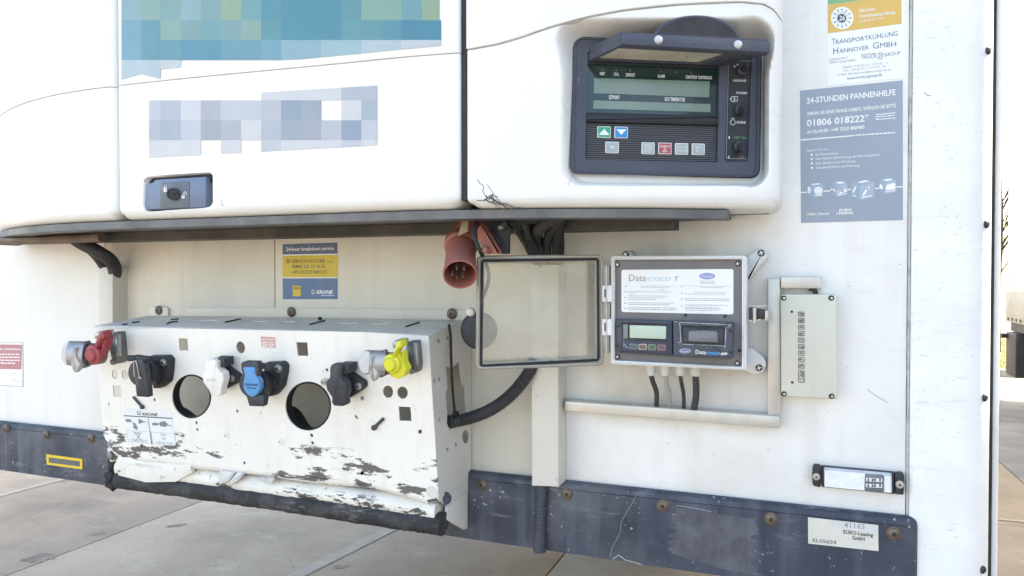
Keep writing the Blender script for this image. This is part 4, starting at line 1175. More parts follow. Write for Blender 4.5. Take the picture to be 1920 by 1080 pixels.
# ------------------------------------------------------------------ marker lamp
ML = wall(.018)
ml = thing('marker_lamp', 'oblong white side marker lamp with black ends near the right corner', 'marker lamp', W(1610, 925, 0))
b = MB(); b.poly(ML, rnd(K('c4', (290, 148), (1600, 262), (1610, 645), (290, 515)), 2), -.0176, -.004, .002); b.build('lamp_base', m_plastic_d, ml)
for pts in (((140, 150), (165, 125), (270, 135), (275, 520), (165, 500), (132, 470), (125, 320)), ((1612, 270), (1760, 268), (1785, 300), (1788, 440), (1770, 655), (1620, 645))):
    b = MB(); b.poly(ML, rnd(K('c4', *pts), 1.6), -.0176, -.003, .0015); b.build('lamp_end', m_plastic_d, ml)
put(me_bolt, 'lamp_screw', ML.at(*K('c4', (198, 325)), -.003), (0, -1, 0), ml, .75); put(me_bolt, 'lamp_screw', ML.at(*K('c4', (1700, 465)), -.003), (0, -1, 0), ml, .8)
b = MB(); b.poly(ML, rnd(K('c4', (335, 165), (1560, 272), (1570, 632), (345, 510)), 2.5), -.006, 0, .003); lens = b.build('lens_body', mat('lens_edge_grey', (.50, .53, .58), .2, 0, .1, 30), ml)
b = MB(); b.poly(ML, K('c4', (348, 205), (1075, 268), (1065, 575), (345, 505)), -.002, .0008); b.build('reflector', m_lens, lens)
b = MB(); b.poly(ML, K('c4', (1420, 305), (1540, 315), (1535, 612), (1415, 605)), -.002, .0006); b.build('reflector', m_lens, lens)
b = MB(); b.poly(ML, rnd(K('c4', (1075, 275), (1400, 295), (1420, 340), (1415, 600), (1390, 612), (1085, 580), (1065, 540)), 2.5), -.002, .0022, .001); led = b.build('led_window', mat('led_window_grey', (.13, .145, .17), .15, 0, .1, 30), ml)
b = MB()
for dy in (0, 105):
    b.poly(ML, K('c4', (1090, 345 + dy), (1385, 358 + dy), (1385, 420 + dy), (1095, 408 + dy)), .0015, .0026)
b.build('led_board', m_sticker_w, led)
for dy in (0, 105):
    for x in (1133, 1210, 1255, 1345):
        b = MB(); b.poly(ML, K('c4', (x - 16, 360 + dy), (x + 16, 362 + dy), (x + 16, 408 + dy), (x - 16, 405 + dy)), .002, .0034); b.build('led', mat('led_chip', (.10, .10, .10), .3, 0, .3, 100), led)

# ================================================================== STICKERS
def sticker(name, label, pl_, pts, m, h=.0006, loc=None):
    t = thing(name, label, 'sticker', pl_.at(sum(p[0] for p in pts) / len(pts), max(p[1] for p in pts), 0))
    b = MB(); b.poly(pl_, pts, .0001, h); b.build('backing', m, t)
    return t
def block(t, name, pl_, pts, m, h=.0009):
    b = MB(); b.flat(pl_, pts, h); return b.build(name, m, t)
m_slate = mat('sticker_slate', (.26, .31, .385), .35, 0, .05, 3, dirt=((.29, .34, .41), .6, 5))
st = sticker('sticker', 'tall slate blue sticker headed 24-STUNDEN PANNENHILFE right of the control panel', WALL, [(1500, 170), (1692.5, 150.5), (1693, 412.5), (1502, 418)], m_slate)
b = MB(); hh = .0009
for s, p, h_, bo in (('24-STUNDEN PANNENHILFE', ((175, 418), (1460, 292)), 82, .02), ('WENN SIE EINE PANNE HABEN, WÄHLEN SIE BITTE', ((178, 592), (1465, 470)), 50, .015), ('01806 018222*', ((175, 748), (1072, 670)), 94, .02), ('AUSLAND: +49 7333 808480', ((178, 857), (1010, 780)), 50, .015)):
    b.text(WALL, s, *K('c1', *p), h_ / 7.714, hh, 0, bo)
for k, (p, h_) in enumerate(((((1180, 585), (1465, 558)), 16), (((1160, 618), (1460, 592)), 16), (((1175, 655), (1465, 632)), 16), (((880, 885), (1462, 845)), 20))): b.words(WALL, *K('c1', *p), h_ / 7.714, hh, k)
for s, p, h_ in (('Nennen Sie uns', ((163, 104), (452, 80)), 30), ('Ihr Kennzeichen', ((286, 158), (585, 136)), 30), ('Den Namen (Firmierung) des Fahrzeughalters', ((286, 216), (1152, 158)), 30), ('Den Standort des Fahrzeugs', ((286, 276), (820, 242)), 30), ('Schaden/Problem am Fahrzeug', ((286, 336), (878, 300)), 30)):
    b.text(WALL, s, *K('c2', *p), h_ / 7.2, hh, 0, .004)
for y in (144, 204, 262, 322): b.flat(WALL, K('c2', (217, y - 12), (243, y - 13), (243, y + 12), (217, y + 13)), hh)
b.text(WALL, 'MAN | Rental', *K('c2', (165, 970), (460, 955)), 40 / 7.2, hh, 0, .012); b.text(WALL, 'EURO', *K('c2', (600, 908), (770, 902)), 32 / 7.2, hh, .15, .03); b.text(WALL, 'LEASING', *K('c2', (565, 950), (790, 944)), 32 / 7.2, hh, .15, .03)
b.flat(WALL, K('c1', (88, 935), (870, 873), (870, 888), (88, 955)), hh)
for p in (((80, 655), (165, 652)), ((395, 637), (478, 632)), ((712, 617), (765, 612)), ((1075, 602), (1130, 598)), ((1370, 582), (1468, 576))): b.line(WALL, K('c2', *p), 2.2, hh)
b.build('lettering', pw, st)
m_cube = ink('cube_pale_blue', (.33, .40, .50)); m_cube2 = ink('cube_blue', (.27, .345, .455))
for (tl, tr, br, bl), (ul, ur), (ll, lb) in ((((248, 572), (390, 552), (390, 700), (250, 730)), ((205, 540), (340, 522)), ((170, 560), (172, 680))), (((560, 562), (714, 530), (714, 685), (562, 712)), ((512, 520), (660, 500)), ((485, 580), (482, 660))),
                                         (((872, 560), (1078, 520), (1080, 720), (880, 765)), ((795, 510), (990, 480)), ((765, 560), (768, 690))), (((1215, 520), (1368, 495), (1368, 650), (1218, 675)), ((1170, 470), (1310, 465)), ((1135, 540), (1137, 630)))):
    b = MB(); b.flat(WALL, rnd(K('c2', tl, tr, br, bl), 2), hh); b.build('cube_face', m_cube, st)
    b = MB(); b.flat(WALL, K('c2', ul, ur, tr, tl), hh); b.flat(WALL, K('c2', ll, ul, tl, bl, lb), hh); b.build('cube_side', m_cube2, st)
b = MB(); h3 = .0012
b.flat(WALL, [K('c2', q) for q in ell(320, 630, 55, 52, 20)], h3); b.flat(WALL, [K('c2', q) for q in ell(195, 622, 22, 46, 14)], h3)
b.flat(WALL, K('c2', (220, 540), (335, 528), (340, 545), (235, 555)), h3); b.flat(WALL, K('c2', (275, 690), (370, 680), (370, 695), (275, 705)), h3)
b.line(WALL, K('c2', (570, 650), (620, 605), (640, 640), (700, 580)), 2.2, h3); b.flat(WALL, K('c2', (590, 668), (700, 600), (705, 640), (600, 680)), h3); b.flat(WALL, K('c2', (575, 690), (700, 668), (700, 678), (575, 702)), h3); b.line(WALL, K('c2', (495, 600), (510, 640), (530, 590), (540, 640)), 2, h3); b.flat(WALL, K('c2', (545, 515), (640, 505), (690, 525), (600, 540)), h3)
b.line(WALL, K('c2', (925, 690), (985, 600)), 3.4, h3); b.flat(WALL, K('c2', (970, 590), (1000, 568), (1020, 600), (990, 625)), h3); b.flat(WALL, K('c2', (905, 715), (1040, 690), (1040, 705), (905, 732)), h3); b.line(WALL, K('c2', (790, 650), (825, 580)), 3, h3); b.flat(WALL, K('c2', (780, 680), (830, 705), (830, 720), (780, 695)), h3); b.flat(WALL, K('c2', (850, 510), (960, 488), (1010, 505), (890, 525)), h3)
b.flat(WALL, K('c2', (1235, 570), (1260, 545), (1340, 525), (1362, 545), (1358, 610), (1230, 625)), h3); b.flat(WALL, K('c2', (1228, 640), (1360, 622), (1360, 632), (1228, 652)), h3); b.flat(WALL, K('c2', (1140, 570), (1165, 535), (1190, 580), (1190, 615), (1145, 600)), h3); b.flat(WALL, K('c2', (1190, 480), (1290, 468), (1330, 485), (1240, 500)), h3)
b.build('cube_symbol', pw, st)
b = MB(); h4 = .0015
for k in range(6):
    a = rad(60 * k); b.flat(WALL, [K('c2', q) for q in ell(320 + 26 * math.cos(a), 630 + 25 * math.sin(a), 6, 6, 8)], h4); b.flat(WALL, [K('c2', q) for q in ell(195 + 10 * math.cos(a), 622 + 22 * math.sin(a), 3, 5, 6)], h4)
b.build('wheel_hole', m_cube2, st)
b = MB(); b.line(WALL, K('c2', (580, 640), (620, 600), (650, 640), (705, 575)), 1.4, h4); b.build('graph_line', m_cube2, st)
st = sticker('sticker', 'white service sticker with yellow band and round 26 dial above the slate blue sticker', WALL, rnd([(1548, -40), (1694, -60), (1698, 146), (1640, 151), (1553, 160)], 2), m_sticker_w)
block(st, 'green_band', WALL, K('c3', (148, -120), (1080, -240), (1080, -60), (600, -2), (148, 60)), mat('band_green', (.20, .42, .22), .4))
block(st, 'yellow_band', WALL, K('c3', (148, 62), (600, 0), (1080, -55), (1085, 300), (148, 422)), mat('band_yellow', (.66, .42, .105), .4, 0, .03, 20))
block(st, 'dial', WALL, [K('c3', q) for q in ell(332, 228, 143, 142, 36)], m_sticker_w, .0012)
block(st, 'dial_centre', WALL, [K('c3', q) for q in ell(327, 230, 58, 56, 28)], ink('print_navy', (.045, .065, .12)), .0015)
b = MB()
for k in range(12):
    a = rad(30 * k - 90); c_, s_ = math.cos(a), math.sin(a)
    f = lambda r_, w_: K('c3', (330 + c_ * r_ - s_ * w_, 228 + s_ * r_ + c_ * w_))
    b.flat(WALL, [f(124, 0), f(98, 12), f(98, -12)], .0015)
    n_ = str(k if k else 12); x, y = 330 + c_ * 76, 228 + s_ * 76
    b.text(WALL, n_, K('c3', (x - 7 * len(n_), y + 9)), K('c3', (x + 7 * len(n_), y + 7)), 3, .0015)
b.build('dial_marks', ink('print_navy', (0, 0, 0)), st)
b = MB(); b.text(WALL, '26', *K('c3', (290, 262), (365, 255)), 9, .0018, .2, .02)
for s, p, h_, bo in (('Nächste', ((545, 160), (752, 128)), 42, .015), ('Dichtheitsprüfung', ((548, 228), (1005, 172)), 42, .015), ('gemäß EG 517 / 2014', ((552, 282), (855, 240)), 26, .006)): b.text(WALL, s, *K('c3', *p), h_ / 6.753, .0012, 0, bo)
b.build('lettering', pw, st)
m_pn = ink('print_slate_blue', (.085, .145, .235))
b = MB()
for s, p, h_ in (('T', ((205, 568), (240, 564)), 80), ('RANSPORT', ((250, 558), (660, 506)), 56), ('KÜHLUNG', ((668, 503), (1035, 452)), 62), ('H', ((218, 685), (280, 676)), 80), ('ANNOVER', ((295, 672), (670, 628)), 56), ('G', ((718, 620), (795, 610)), 80), ('MBH', ((810, 607), (1015, 585)), 66), ('www.truckxxgroup.de', ((392, 1012), (838, 962)), 40), ('TRUCK', ((575, 752), (770, 728)), 44), ('GROUP', ((860, 716), (1068, 690)), 44)):
    b.text(WALL, s, *K('c3', *p), h_ / 6.753, hh, 0, 0.0)
b.line(WALL, [K('c3', q) for q in ell(815, 708, 34, 40, 14, 200, 340)], 1, hh); b.line(WALL, [K('c3', q) for q in ell(815, 708, 34, 40, 14, 20, 160)], 1, hh); b.line(WALL, K('c3', (795, 695), (815, 712), (795, 722)), 1, hh); b.line(WALL, K('c3', (838, 690), (820, 706), (838, 716)), 1, hh)
b.build('lettering', m_pn, st)
b = MB()
for s, p, h_ in (('Galileistraße 3', ((168, 768), (405, 738)), 28), ('30853 Langenhagen', ((170, 806), (510, 765)), 28), ('Telefon:  +49 (0) 511 / 519 335    0', ((335, 866), (905, 808)), 28), ('Fax:  +49 (0) 511 / 519 335   24', ((352, 908), (880, 852)), 28), ('E-Mail: info.hannover@truckxxgroup.de', ((282, 962), (950, 890)), 28)): b.text(WALL, s, *K('c3', *p), h_ / 6.753, hh)
b.words(WALL, *K('c3', (570, 700), (765, 680)), 2, hh, 3)
b.build('lettering', ink('print_mid_grey', (.30, .31, .33)), st)
# breakdown sticker on the beige middle sheet
st = sticker('sticker', 'square blue and yellow 24-hour breakdown service sticker above the coupling bracket', WALL, K('r7', (221, 347), (688, 332), (690, 818), (226, 819)), m_sticker_w)
m_krb = mat('sticker_dark_blue', (.085, .12, .205), .4, 0, .06, 30, streak=((.17, .2, .27), .8, 60)); m_krb2 = mat('sticker_mid_blue', (.085, .155, .295), .4, 0, .06, 30, streak=((.17, .22, .32), .8, 60)); m_kry = mat('sticker_yellow', (.62, .46, .035), .4, 0, .04, 30, streak=((.5, .42, .12), .7, 60))
block(st, 'top_band', WALL, K('r7', (224, 350), (686, 336), (687, 430), (224, 438)), m_krb); block(st, 'middle_band', WALL, K('r7', (224, 448), (687, 441), (688, 629), (225, 630)), m_kry); block(st, 'bottom_band', WALL, K('r7', (225, 639), (688, 637), (688, 815), (226, 816)), m_krb2)
b = MB(); b.text(WALL, '24-hour breakdown service', *K('r7', (255, 408), (657, 398)), 30 / 4.5, .0012, 0, .02); b.text(WALL, 'KRONE', *K('r7', (508, 768), (650, 768)), 28 / 4.5, .0012, .25, .04); b.words(WALL, *K('r7', (550, 786), (658, 787)), 1.6, .0012, 9)
b.line(WALL, [K('r7', q) for q in ell(481, 750, 15, 16, 16, -70, 250)], 1.2, .0012); b.line(WALL, K('r7', (481, 738), (481, 766)), 1.2, .0012); b.line(WALL, K('r7', (470, 769), (494, 769)), 1, .0012)
b.build('lettering', pw, st)
b = MB()
for s, p, h_ in (('SERVICE-HOTLINE', ((303, 509), (582, 506)), 30), ('00800 225 55 76 63', ((303, 553), (582, 551)), 28), ('+49 (0)7333 808 512', ((303, 599), (595, 597)), 28)): b.text(WALL, s, *K('r7', *p), h_ / 4.5, .0012, 0, .004)
for x in (258, 268, 279): b.line(WALL, K('r7', (x, 476), (x + 5, 492), (x, 510)), 1, .0012)
b.words(WALL, *K('r7', (597, 502), (652, 501)), 1.2, .0012, 4)
b.build('lettering', ink('print_dark_blue', (.05, .055, .07)), st)
o1 = block(st, 'badge', WALL, K('r7', (310, 702), (378, 701), (379, 789), (311, 790)), mat('badge_yellow', (.66, .47, .03), .4), .0012)
b = MB(); b.text(WALL, 'ADAC', *K('r7', (316, 732), (374, 731)), 24 / 4.5, .0015, 0, .01); b.build('lettering', ink('print_black', (.03, .03, .035)), st)
# red sticker at the left edge
st = sticker('sticker', 'red and white sticker with dark edge at the far left of the wall', WALL, K('b1', (-520, 118), (428, 118), (432, 940), (-520, 880)), mat('sticker_edge_grey', (.42, .42, .42), .4), .0005)
block(st, 'white_field', WALL, K('b1', (-515, 128), (415, 128), (410, 925), (-515, 868)), m_sticker_w, .0008)
block(st, 'red_field', WALL, K('b1', (-505, 148), (405, 162), (390, 615), (-505, 600)), mat('sticker_red_faded', (.47, .20, .225), .4, 0, .05, 30), .0011)
b = MB(); b.text(WALL, 'with Service contract', *K('b1', (-400, 245), (382, 262)), 44 / 9.817, .0014, 0, .025)
for k, y in enumerate((330, 385, 440, 495)): b.words(WALL, *K('b1', (-480, y + 10), (370 - (90 if k == 3 else 0), y + 20)), 26 / 9.817, .0014, k + 5)
b.build('lettering', pw, st)
b = MB(); b.words(WALL, *K('b1', (225, 700), (310, 705)), 2, .0011, 3); b.words(WALL, *K('b1', (225, 800), (370, 862)), 2, .0011, 4); b.build('fine_print', ink('print_pale_teal', (.42, .52, .56)), st)
# leasing label on the navy strip
st = sticker('sticker', 'cream leasing label with inventory number at the right end of the navy strip', wall(.0192), K('g8', (212, 655), (720, 712), (722, 900), (213, 845)), mat('label_cream', (.62, .605, .55), .4, 0, .03, 30, streak=((.5, .46, .4), .6, 50)))
PL = wall(.0192)
block(st, 'number_strip', PL, K('g8', (382, 676), (718, 714), (718, 766), (382, 730)), mat('label_silver', (.60, .60, .60), .35, 0, .05, 30), .0009)
b = MB(); b.text(PL, 'EURO-Leasing', *K('g8', (468, 773), (683, 797)), 27 / 3.8565, .0009, 0, .018); b.text(PL, 'GmbH', *K('g8', (531, 815), (622, 826)), 27 / 3.8565, .0009, 0, .018); b.text(PL, 'EL05659', *K('g8', (247, 833), (417, 852)), 26 / 3.8565, .0009)
b.build('lettering', ink('print_black', (0, 0, 0)), st)
b = MB(); b.text(PL, '41163', *K('g8', (473, 728), (622, 742)), 36 / 3.8565, .0012, 0, .01); b.build('lettering', ink('print_mid_grey', (0, 0, 0)), st)
# yellow outlined sticker on the navy strip at left
sy = thing('sticker', 'yellow outlined empty sticker at the left end of the navy strip', 'sticker', wall(.0192).at(120, 880, 0))
b = MB(); b.plate(PL, K('r3', (312, 258), (555, 290), (555, 360), (315, 328)), [K('r3', (328, 278), (540, 306), (540, 342), (329, 315))], .0002, .0008)
b.build('yellow_border', mat('border_yellow', (.72, .50, .03), .4, 0, .03, 30), sy)
block(sy, 'inner_field', PL, K('r3', (328, 278), (540, 306), (540, 342), (329, 315)), mat('field_slate', (.105, .115, .12), .5, 0, .1, 60), .0005)

# ================================================================== COUPLING BRACKET
BA, BB, BC = W(185, 612, .185), W(803, 629, .185), W(520, 895, .150)
BB.z = BA.z = (BA.z + BB.z) / 2
BR = plane3(BA, BB, BC)
brk = thing('coupling_bracket', 'chipped white sheet metal coupling bracket with round openings and black bumper', 'coupling bracket', (-.96, -.09, 1.2))
face = K('g2', (207, 143), (700, 152)) + K('g3', (500, 151), (776, 168), (822, 898), (770, 905), (500, 828)) + K('r3', (1800, 378), (1320, 325), (900, 272), (795, 258), (735, 205), (700, 130))
holes = []
def H(k, pts): holes.append(K(k, *pts)); return holes[-1]
def HE(k, cx_, cy_, rx, ry, n=12, tilt=0): holes.append([K(k, q) for q in ell(cx_, cy_, rx, ry, n, tilt=tilt)]); return holes[-1]
big = [HE('g2', 700, 495, 100, 112, 36), HE('a2', 1070, 596, 212, 226, 36)]
H('g2', ((634, 200), (678, 202), (684, 263), (640, 262))); HE('g2', 948, 247, 22, 31, 18, -10)
H('g3', ((181, 196), (231, 197), (235, 258), (188, 257)))
HE('g2', 312, 382, 16, 24, 16, -8); HE('g2', 363, 385, 17, 25, 16, -8); H('g2', ((301, 438), (340, 440), (346, 498), (306, 497)))
for x, y in ((282, 534), (512, 512), (724, 628), (729, 663), (931, 569), (1052, 580), (448, 747), (967, 832), (1088, 848)): HE('g2', x, y, 6, 9, 10, -15)
HE('a2', 1100, 866, 13, 18, 10, -20); HE('a2', 1109, 935, 13, 18, 10, -20); HE('a2', 1242, 264, 12, 18, 10, -20); HE('a2', 1566, 523, 17, 20, 12)
HE('g3', 594, 419, 23, 28, 18, -8); HE('g3', 659, 423, 24, 28, 18, -8); H('g3', ((641, 485), (695, 488), (700, 551), (646, 549)))
HE('g3', 738, 599, 9, 10, 10); HE('g3', 452, 533, 5, 11, 10, -35); HE('g3', 477, 786, 8, 10, 10, 40); HE('g3', 593, 803, 4, 12, 8, -35); HE('g3', 55, 755, 5, 7, 8); HE('g3', 23, 516, 5, 6, 8)
b = MB(); b.plate(BR, face, holes, -.0025, 0)
fp = b.build('front_plate', m_brk, brk)
for hp in big:                                            # black edging inside the two big openings
    b = MB(); ring = [BR.at(x, y, -.004) for x, y in hp]
    b.tube(ring + ring[:2], .0035, 8, n=1)
    w0 = [BR.at(x, y, -.002) for x, y in hp]; w1 = [p - BR.n * .020 for p in w0]; w2 = [p - BR.n * .020 + (p - w0[0]) * 0 for p in w0]; n_ = len(w0)
    b.add(w0 + w1, [(i, (i + 1) % n_, n_ + (i + 1) % n_, n_ + i) for i in range(n_)]); b.build('rubber_edging', m_rubber, brk)
# folded front bottom edge, dented
b = MB(); low = K('r3', (735, 205), (795, 258), (900, 272), (1100, 298), (1320, 325), (1500, 345), (1800, 378)) + K('g3', (130, 795), (300, 815), (500, 828), (640, 862), (768, 903))
random.seed(4); rings = []
for i, (x, y) in enumerate(low):
    p = BR.at(x, y, 0); d = random.uniform(-.004, .003)
    rings.append([p + Vector((0, 0, .002)), p + Vector((0, .001, -.004)), p + Vector((0, .006, -.010 + d * .3)), p + Vector((0, .018, -.0125 + d)), p + Vector((0, .034, -.012 + d)), p + Vector((0, .034, -.009 + d)), p + Vector((0, .016, -.009 + d)), p + Vector((0, .004, -.004))])
b.loop(rings); b.build('bottom_fold', m_brk, brk, sharp=60)
# sloping top sheet with slots
TPp = plane3(BA, BB, W(600, 594, .003))
top = [(177, 611.5), (276, 592), (349, 592), (480, 594.3), (857, 600.8), (866, 602), (803, 629.5), (520, 619.5)]
th = [K('c6', (995, 199), (1175, 195), (1150, 205), (985, 206)), K('c6', (1490, 206), (1640, 205), (1605, 216), (1470, 214)), K('c6', (1765, 207), (1900, 206), (1880, 219), (1740, 217)),
      K('r7', (690, 1014), (868, 1011), (842, 1022), (705, 1021)), K('r7', (970, 1022), (1135, 1017), (1100, 1028), (955, 1027)), K('r7', (1030, 1000), (1095, 998), (1070, 1005), (1020, 1006)), K('c6', (960, 174), (1015, 171), (1000, 178), (955, 180)), K('c6', (1590, 230), (1625, 228), (1610, 234), (1575, 236))]
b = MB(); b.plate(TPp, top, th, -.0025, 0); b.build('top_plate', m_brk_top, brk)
b = MB(); ring = [TPp.at(x, y, -.0015) for x, y in ((178, 611.8), (520, 619.6), (803, 629.3))]; b.tube(ring, .0022, 8, n=2); b.build('folded_edge', m_brk, brk)
b = MB(); random.seed(8)
for path in (K('c6', (1240, 218), (1300, 205), (1385, 186)), K('c6', (740, 192), (780, 190), (815, 186)), K('c6', (705, 232), (740, 216), (805, 212)), K('r7', (455, 1028), (500, 1015), (580, 995)), K('r7', (1265, 1045), (1320, 1028), (1378, 1010)), K('c6', (380, 222), (450, 214)), K('c6', (290, 240), (340, 234))):
    b.tube([TPp.at(x, y, .001) for x, y in path], .0016, 6)
b.build('tie_end', m_rubber, brk)['kind'] = 'stuff'
b = MB(); b.lathe(TPp.at(*K('r7', (540, 990)), 0), (0, 0, 1), [(.004, 0), (.004, .004), (.003, .006), (0, .0065)], 10); b.build('tie_head', m_rubber, brk)
# back flange with bolts and tab
FL = wall(.005)
b = MB(); b.poly(FL, rnd([(349, 577), (480, 576.5), (700, 579), (872, 581.5), (884, 588), (886, 601), (700, 598), (480, 594.6), (349, 592.5)], 1.5), -.0045, 0, .001); b.build('back_flange', m_wall_mid, brk)
b = MB(); b.poly(FL, rnd(K('c6', (535, 185), (533, 95), (552, 77), (695, 79), (713, 97), (712, 190)), 2), -.0045, .001, .0012); b.build('back_tab', m_brk_side, brk)
for p in (K('r7', (300, 922)), K('r7', (1655, 937)), K('c6', (632, 108))): put(me_screw, 'screw', FL.at(*p, .0006), (0, -1, 0), brk, 1.0)
# right side plate, seen in the return face of the bracket
SX = BB.x + .0005
SP = Plane((SX, 0, 1.45), (1, 0, 0))
side = K('g3', (778, 167), (905, 106), (966, 102), (969, 765), (955, 786), (954, 862), (860, 935), (822, 905), (800, 520))
slot = K('g3', (855, 306), (880, 312), (908, 288), (911, 278), (918, 300), (926, 380), (942, 402), (945, 515), (948, 560), (870, 590), (859, 560), (861, 520), (853, 430), (862, 400))
sh = [slot] + [[K('g3', q) for q in ell(x, y, rx, ry, 10)] for x, y, rx, ry in ((823, 190, 6, 11), (864, 175, 6, 10), (803, 370, 5, 11), (825, 362, 5, 11), (826, 543, 5, 10), (862, 680, 5, 10), (900, 657, 5, 10), (805, 530, 2, 3))] + [[K('g3', q) for q in ell(944, 621, 16, 31, 16)]]
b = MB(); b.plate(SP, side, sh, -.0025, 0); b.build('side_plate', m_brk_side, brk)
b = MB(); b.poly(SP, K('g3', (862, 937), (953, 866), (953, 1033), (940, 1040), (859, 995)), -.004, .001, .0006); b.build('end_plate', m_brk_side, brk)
b = MB(); p = SP.at(*K('g3', (852, 900)), .001); n_ = (Vector((.6, -.8, 0)))
b.lathe(p - n_ * .004, n_, [(.0115, 0), (.0115, .004), (.0085, .0045)], 20); b.lathe(p, n_, [(.0075, 0), (.0075, .006), (.006, .0075), (0, .0076)], 6); b.build('end_bolt', m_plastic, brk)
b = MB(); q = BR.at(*K('g3', (792, 872)), .001); b.lathe(q - BR.n * .006, BR.n, [(.0120, 0), (.0120, .0052), (.0112, .0062), (.0, .0062)], 24); b.build('round_plug', m_brk_side, brk)
for x, y in ((874, 690),): put(me_white, 'painted_bolt', BR.at(*K('g2', (x, y)), 0), BR.n, brk, 1.0)
put(me_white, 'painted_bolt', BR.at(*K('g3', (111, 641)), 0), BR.n, brk, 1.0)
b = MB(); P_ = [BR.at(*K('g3', q), .003) for q in ((532, 580), (550, 562), (573, 540))]; b.tube(P_, .0028, 8); b.lathe(P_[0], BR.n, [(.005, -.002), (.005, .003), (0, .0035)], 10); b.build('tie_stub', m_plastic_g, brk)
b = MB(); P_ = [BR.at(*K('a1', q), .003) for q in ((898, 866), (950, 925), (1000, 980))]; b.tube(P_, .0024, 8); b.lathe(P_[2], BR.n, [(.004, -.002), (.004, .003), (0, .0035)], 10); b.build('tie_stub', m_plastic_g, brk)
b = MB(); b.tube([wall(.07).at(x, y) for x, y in ((250, 735), (335, 768), (390, 800), (480, 800), (545, 770), (590, 815), (700, 820), (800, 830))], .010, 10); b.build('cable_loom', m_rubber, brk)
# lower bar: chipped white tube above, tar-black bumper below
LB = lambda o: wall(o)
b = MB(); random.seed(12)
path = [LB(.122).at(x, y) for x, y in ((229, 874), (410, 898), (545, 917), (658, 930), (824, 957))]
b.tube(path, .021, 16, n=14, lump=.02); b.build('lower_tube', m_lowpipe, brk, sharp=70)
b = MB(); path = [LB(.128).at(x, y) for x, y in ((226, 898), (365, 916), (545, 941), (725, 968), (832, 983))]
b.tube(path, .0200, 16, n=20, lump=.055); b.build('bumper', m_tar, brk, sharp=80)
b = MB(); path = [LB(.142).at(x, y) for x, y in K('r3', (815, 300), (1000, 345), (1200, 360), (1310, 345))]
rings = []
for p, h_ in zip(path, (.030, .030, .024, .010)): rings.append([p + Vector((0, -.006, .012)), p + Vector((0, -.010, 0)), p + Vector((0, -.006, -h_)), p + Vector((0, .002, -h_)), p + Vector((0, .002, .012))])
b.loop(rings); b.build('dented_lip', m_lowpipe, brk, sharp=60)
b = MB()
for cx_, cy_ in ((1330, 390), (1400, 410)): pass
for pts in (((1480, 365), (1590, 380), (1540, 440), (1475, 468)), ((1600, 378), (1650, 385), (1600, 440), (1555, 470), (1540, 455)), ((1735, 400), (1850, 420), (1830, 460), (1790, 450))):
    b = MB(); b.poly(wall(.152), rnd(K('r3', *pts), 3), -.006, 0, .0015); b.build('plastic_shard', mat('milky_plastic', (.56, .57, .57), .25, 0, .08, 40), brk)
b = MB(); c0 = wall(.11).at(*K('r3', (1280, 420))); b.lathe(c0, (0, -1, -.1), [(.020, -.02), (.020, .012), (.017, .015), (.017, .010), (0, .010)], 18); b.build('rust_patch', mat('rusty_tube', (.30, .20, .12), .7, .1, .3, 60), brk) if False else None
b = MB(); zt_ = wall(.128).at(832, 983).z; b.tube([(SX - .025, -.128, zt_), (SX - .025, -.08, zt_), (SX - .025, -.022, zt_ - .001)], .0195, 14, n=6, lump=.04); b.build('bumper_return', m_tar, brk, sharp=80)
# left end: bolt tab and lump of tar
b = MB(); b.poly(wall(.13), rnd(K('r3', (722, 215), (770, 210), (800, 255), (800, 300), (745, 312), (728, 280)), 2.5), -.004, 0, .001); b.build('end_tab', m_brk_side, brk)
b = MB(); b.lathe(wall(.131).at(*K('r3', (768, 262))), (-.15, -1, 0), [(.0115, 0), (.0115, .003), (.0085, .004), (.0085, .010), (.006, .0115), (0, .012)], 16); b.build('end_bolt', m_zinc_d, brk)
b = MB(); b.cyl(wall(.11).at(*K('r3', (768, 300))), wall(.11).at(*K('r3', (768, 400))), .0125, .0125, 14); b.build('end_post', m_tar, brk)
b = MB(); random.seed(31); c0 = wall(.125).at(*K('r3', (755, 430))); bm = bmesh.new(); bmesh.ops.create_icosphere(bm, subdivisions=3, radius=1)
for v in bm.verts:
    k = .9 + .22 * math.sin(v.co.x * 5 + 1) * math.cos(v.co.z * 6) + random.uniform(-.06, .06)
    v.co = Vector((v.co.x * .0145 * k - v.co.z * .003, v.co.y * .016 * k, v.co.z * .0225 * k)) + c0
bm.verts.ensure_lookup_table(); b.add([v.co for v in bm.verts], [tuple(v.index for v in f.verts) for f in bm.faces]); bm.free(); b.build('tar_lump', m_tar, brk, sharp=80)
# ------------------------------------------------------------------ stickers on the bracket
st = sticker('sticker', 'white label with coupling pictograms at the lower left of the bracket', BR, rnd(K('a8', (158, 140), (175, 130), (600, 155), (625, 180), (672, 480), (655, 492), (215, 470), (195, 450)), 2), mat('sticker_pale_blue_white', (.70, .735, .755), .4, 0, .02, 30))
mdk = ink('print_charcoal', (.07, .075, .085)); mmg = ink('print_mid_grey', (0, 0, 0))
b = MB(); b.text(BR, 'KRONE', *K('a8', (342, 200), (492, 207)), 27 / 5.1438, .0009, .15, .03); b.flat(BR, K('a8', (164, 198), (630, 224), (632, 234), (165, 207)), .0009)
b.line(BR, [K('a8', q) for q in ell(310, 173, 18, 17, 16, -60, 240)], 1, .0009); b.line(BR, K('a8', (310, 160), (310, 180)), 1, .0009); b.line(BR, K('a8', (297, 192), (326, 194)), 1, .0009)
b.line(BR, K('a8', (397, 222), (437, 480)), 1.0, .0009); b.line(BR, K('a8', (275, 450), (335, 362)), .8, .0009); b.line(BR, K('a8', (262, 358), (350, 455)), .8, .0009)
b.build('lettering', mdk, st)
b = MB()
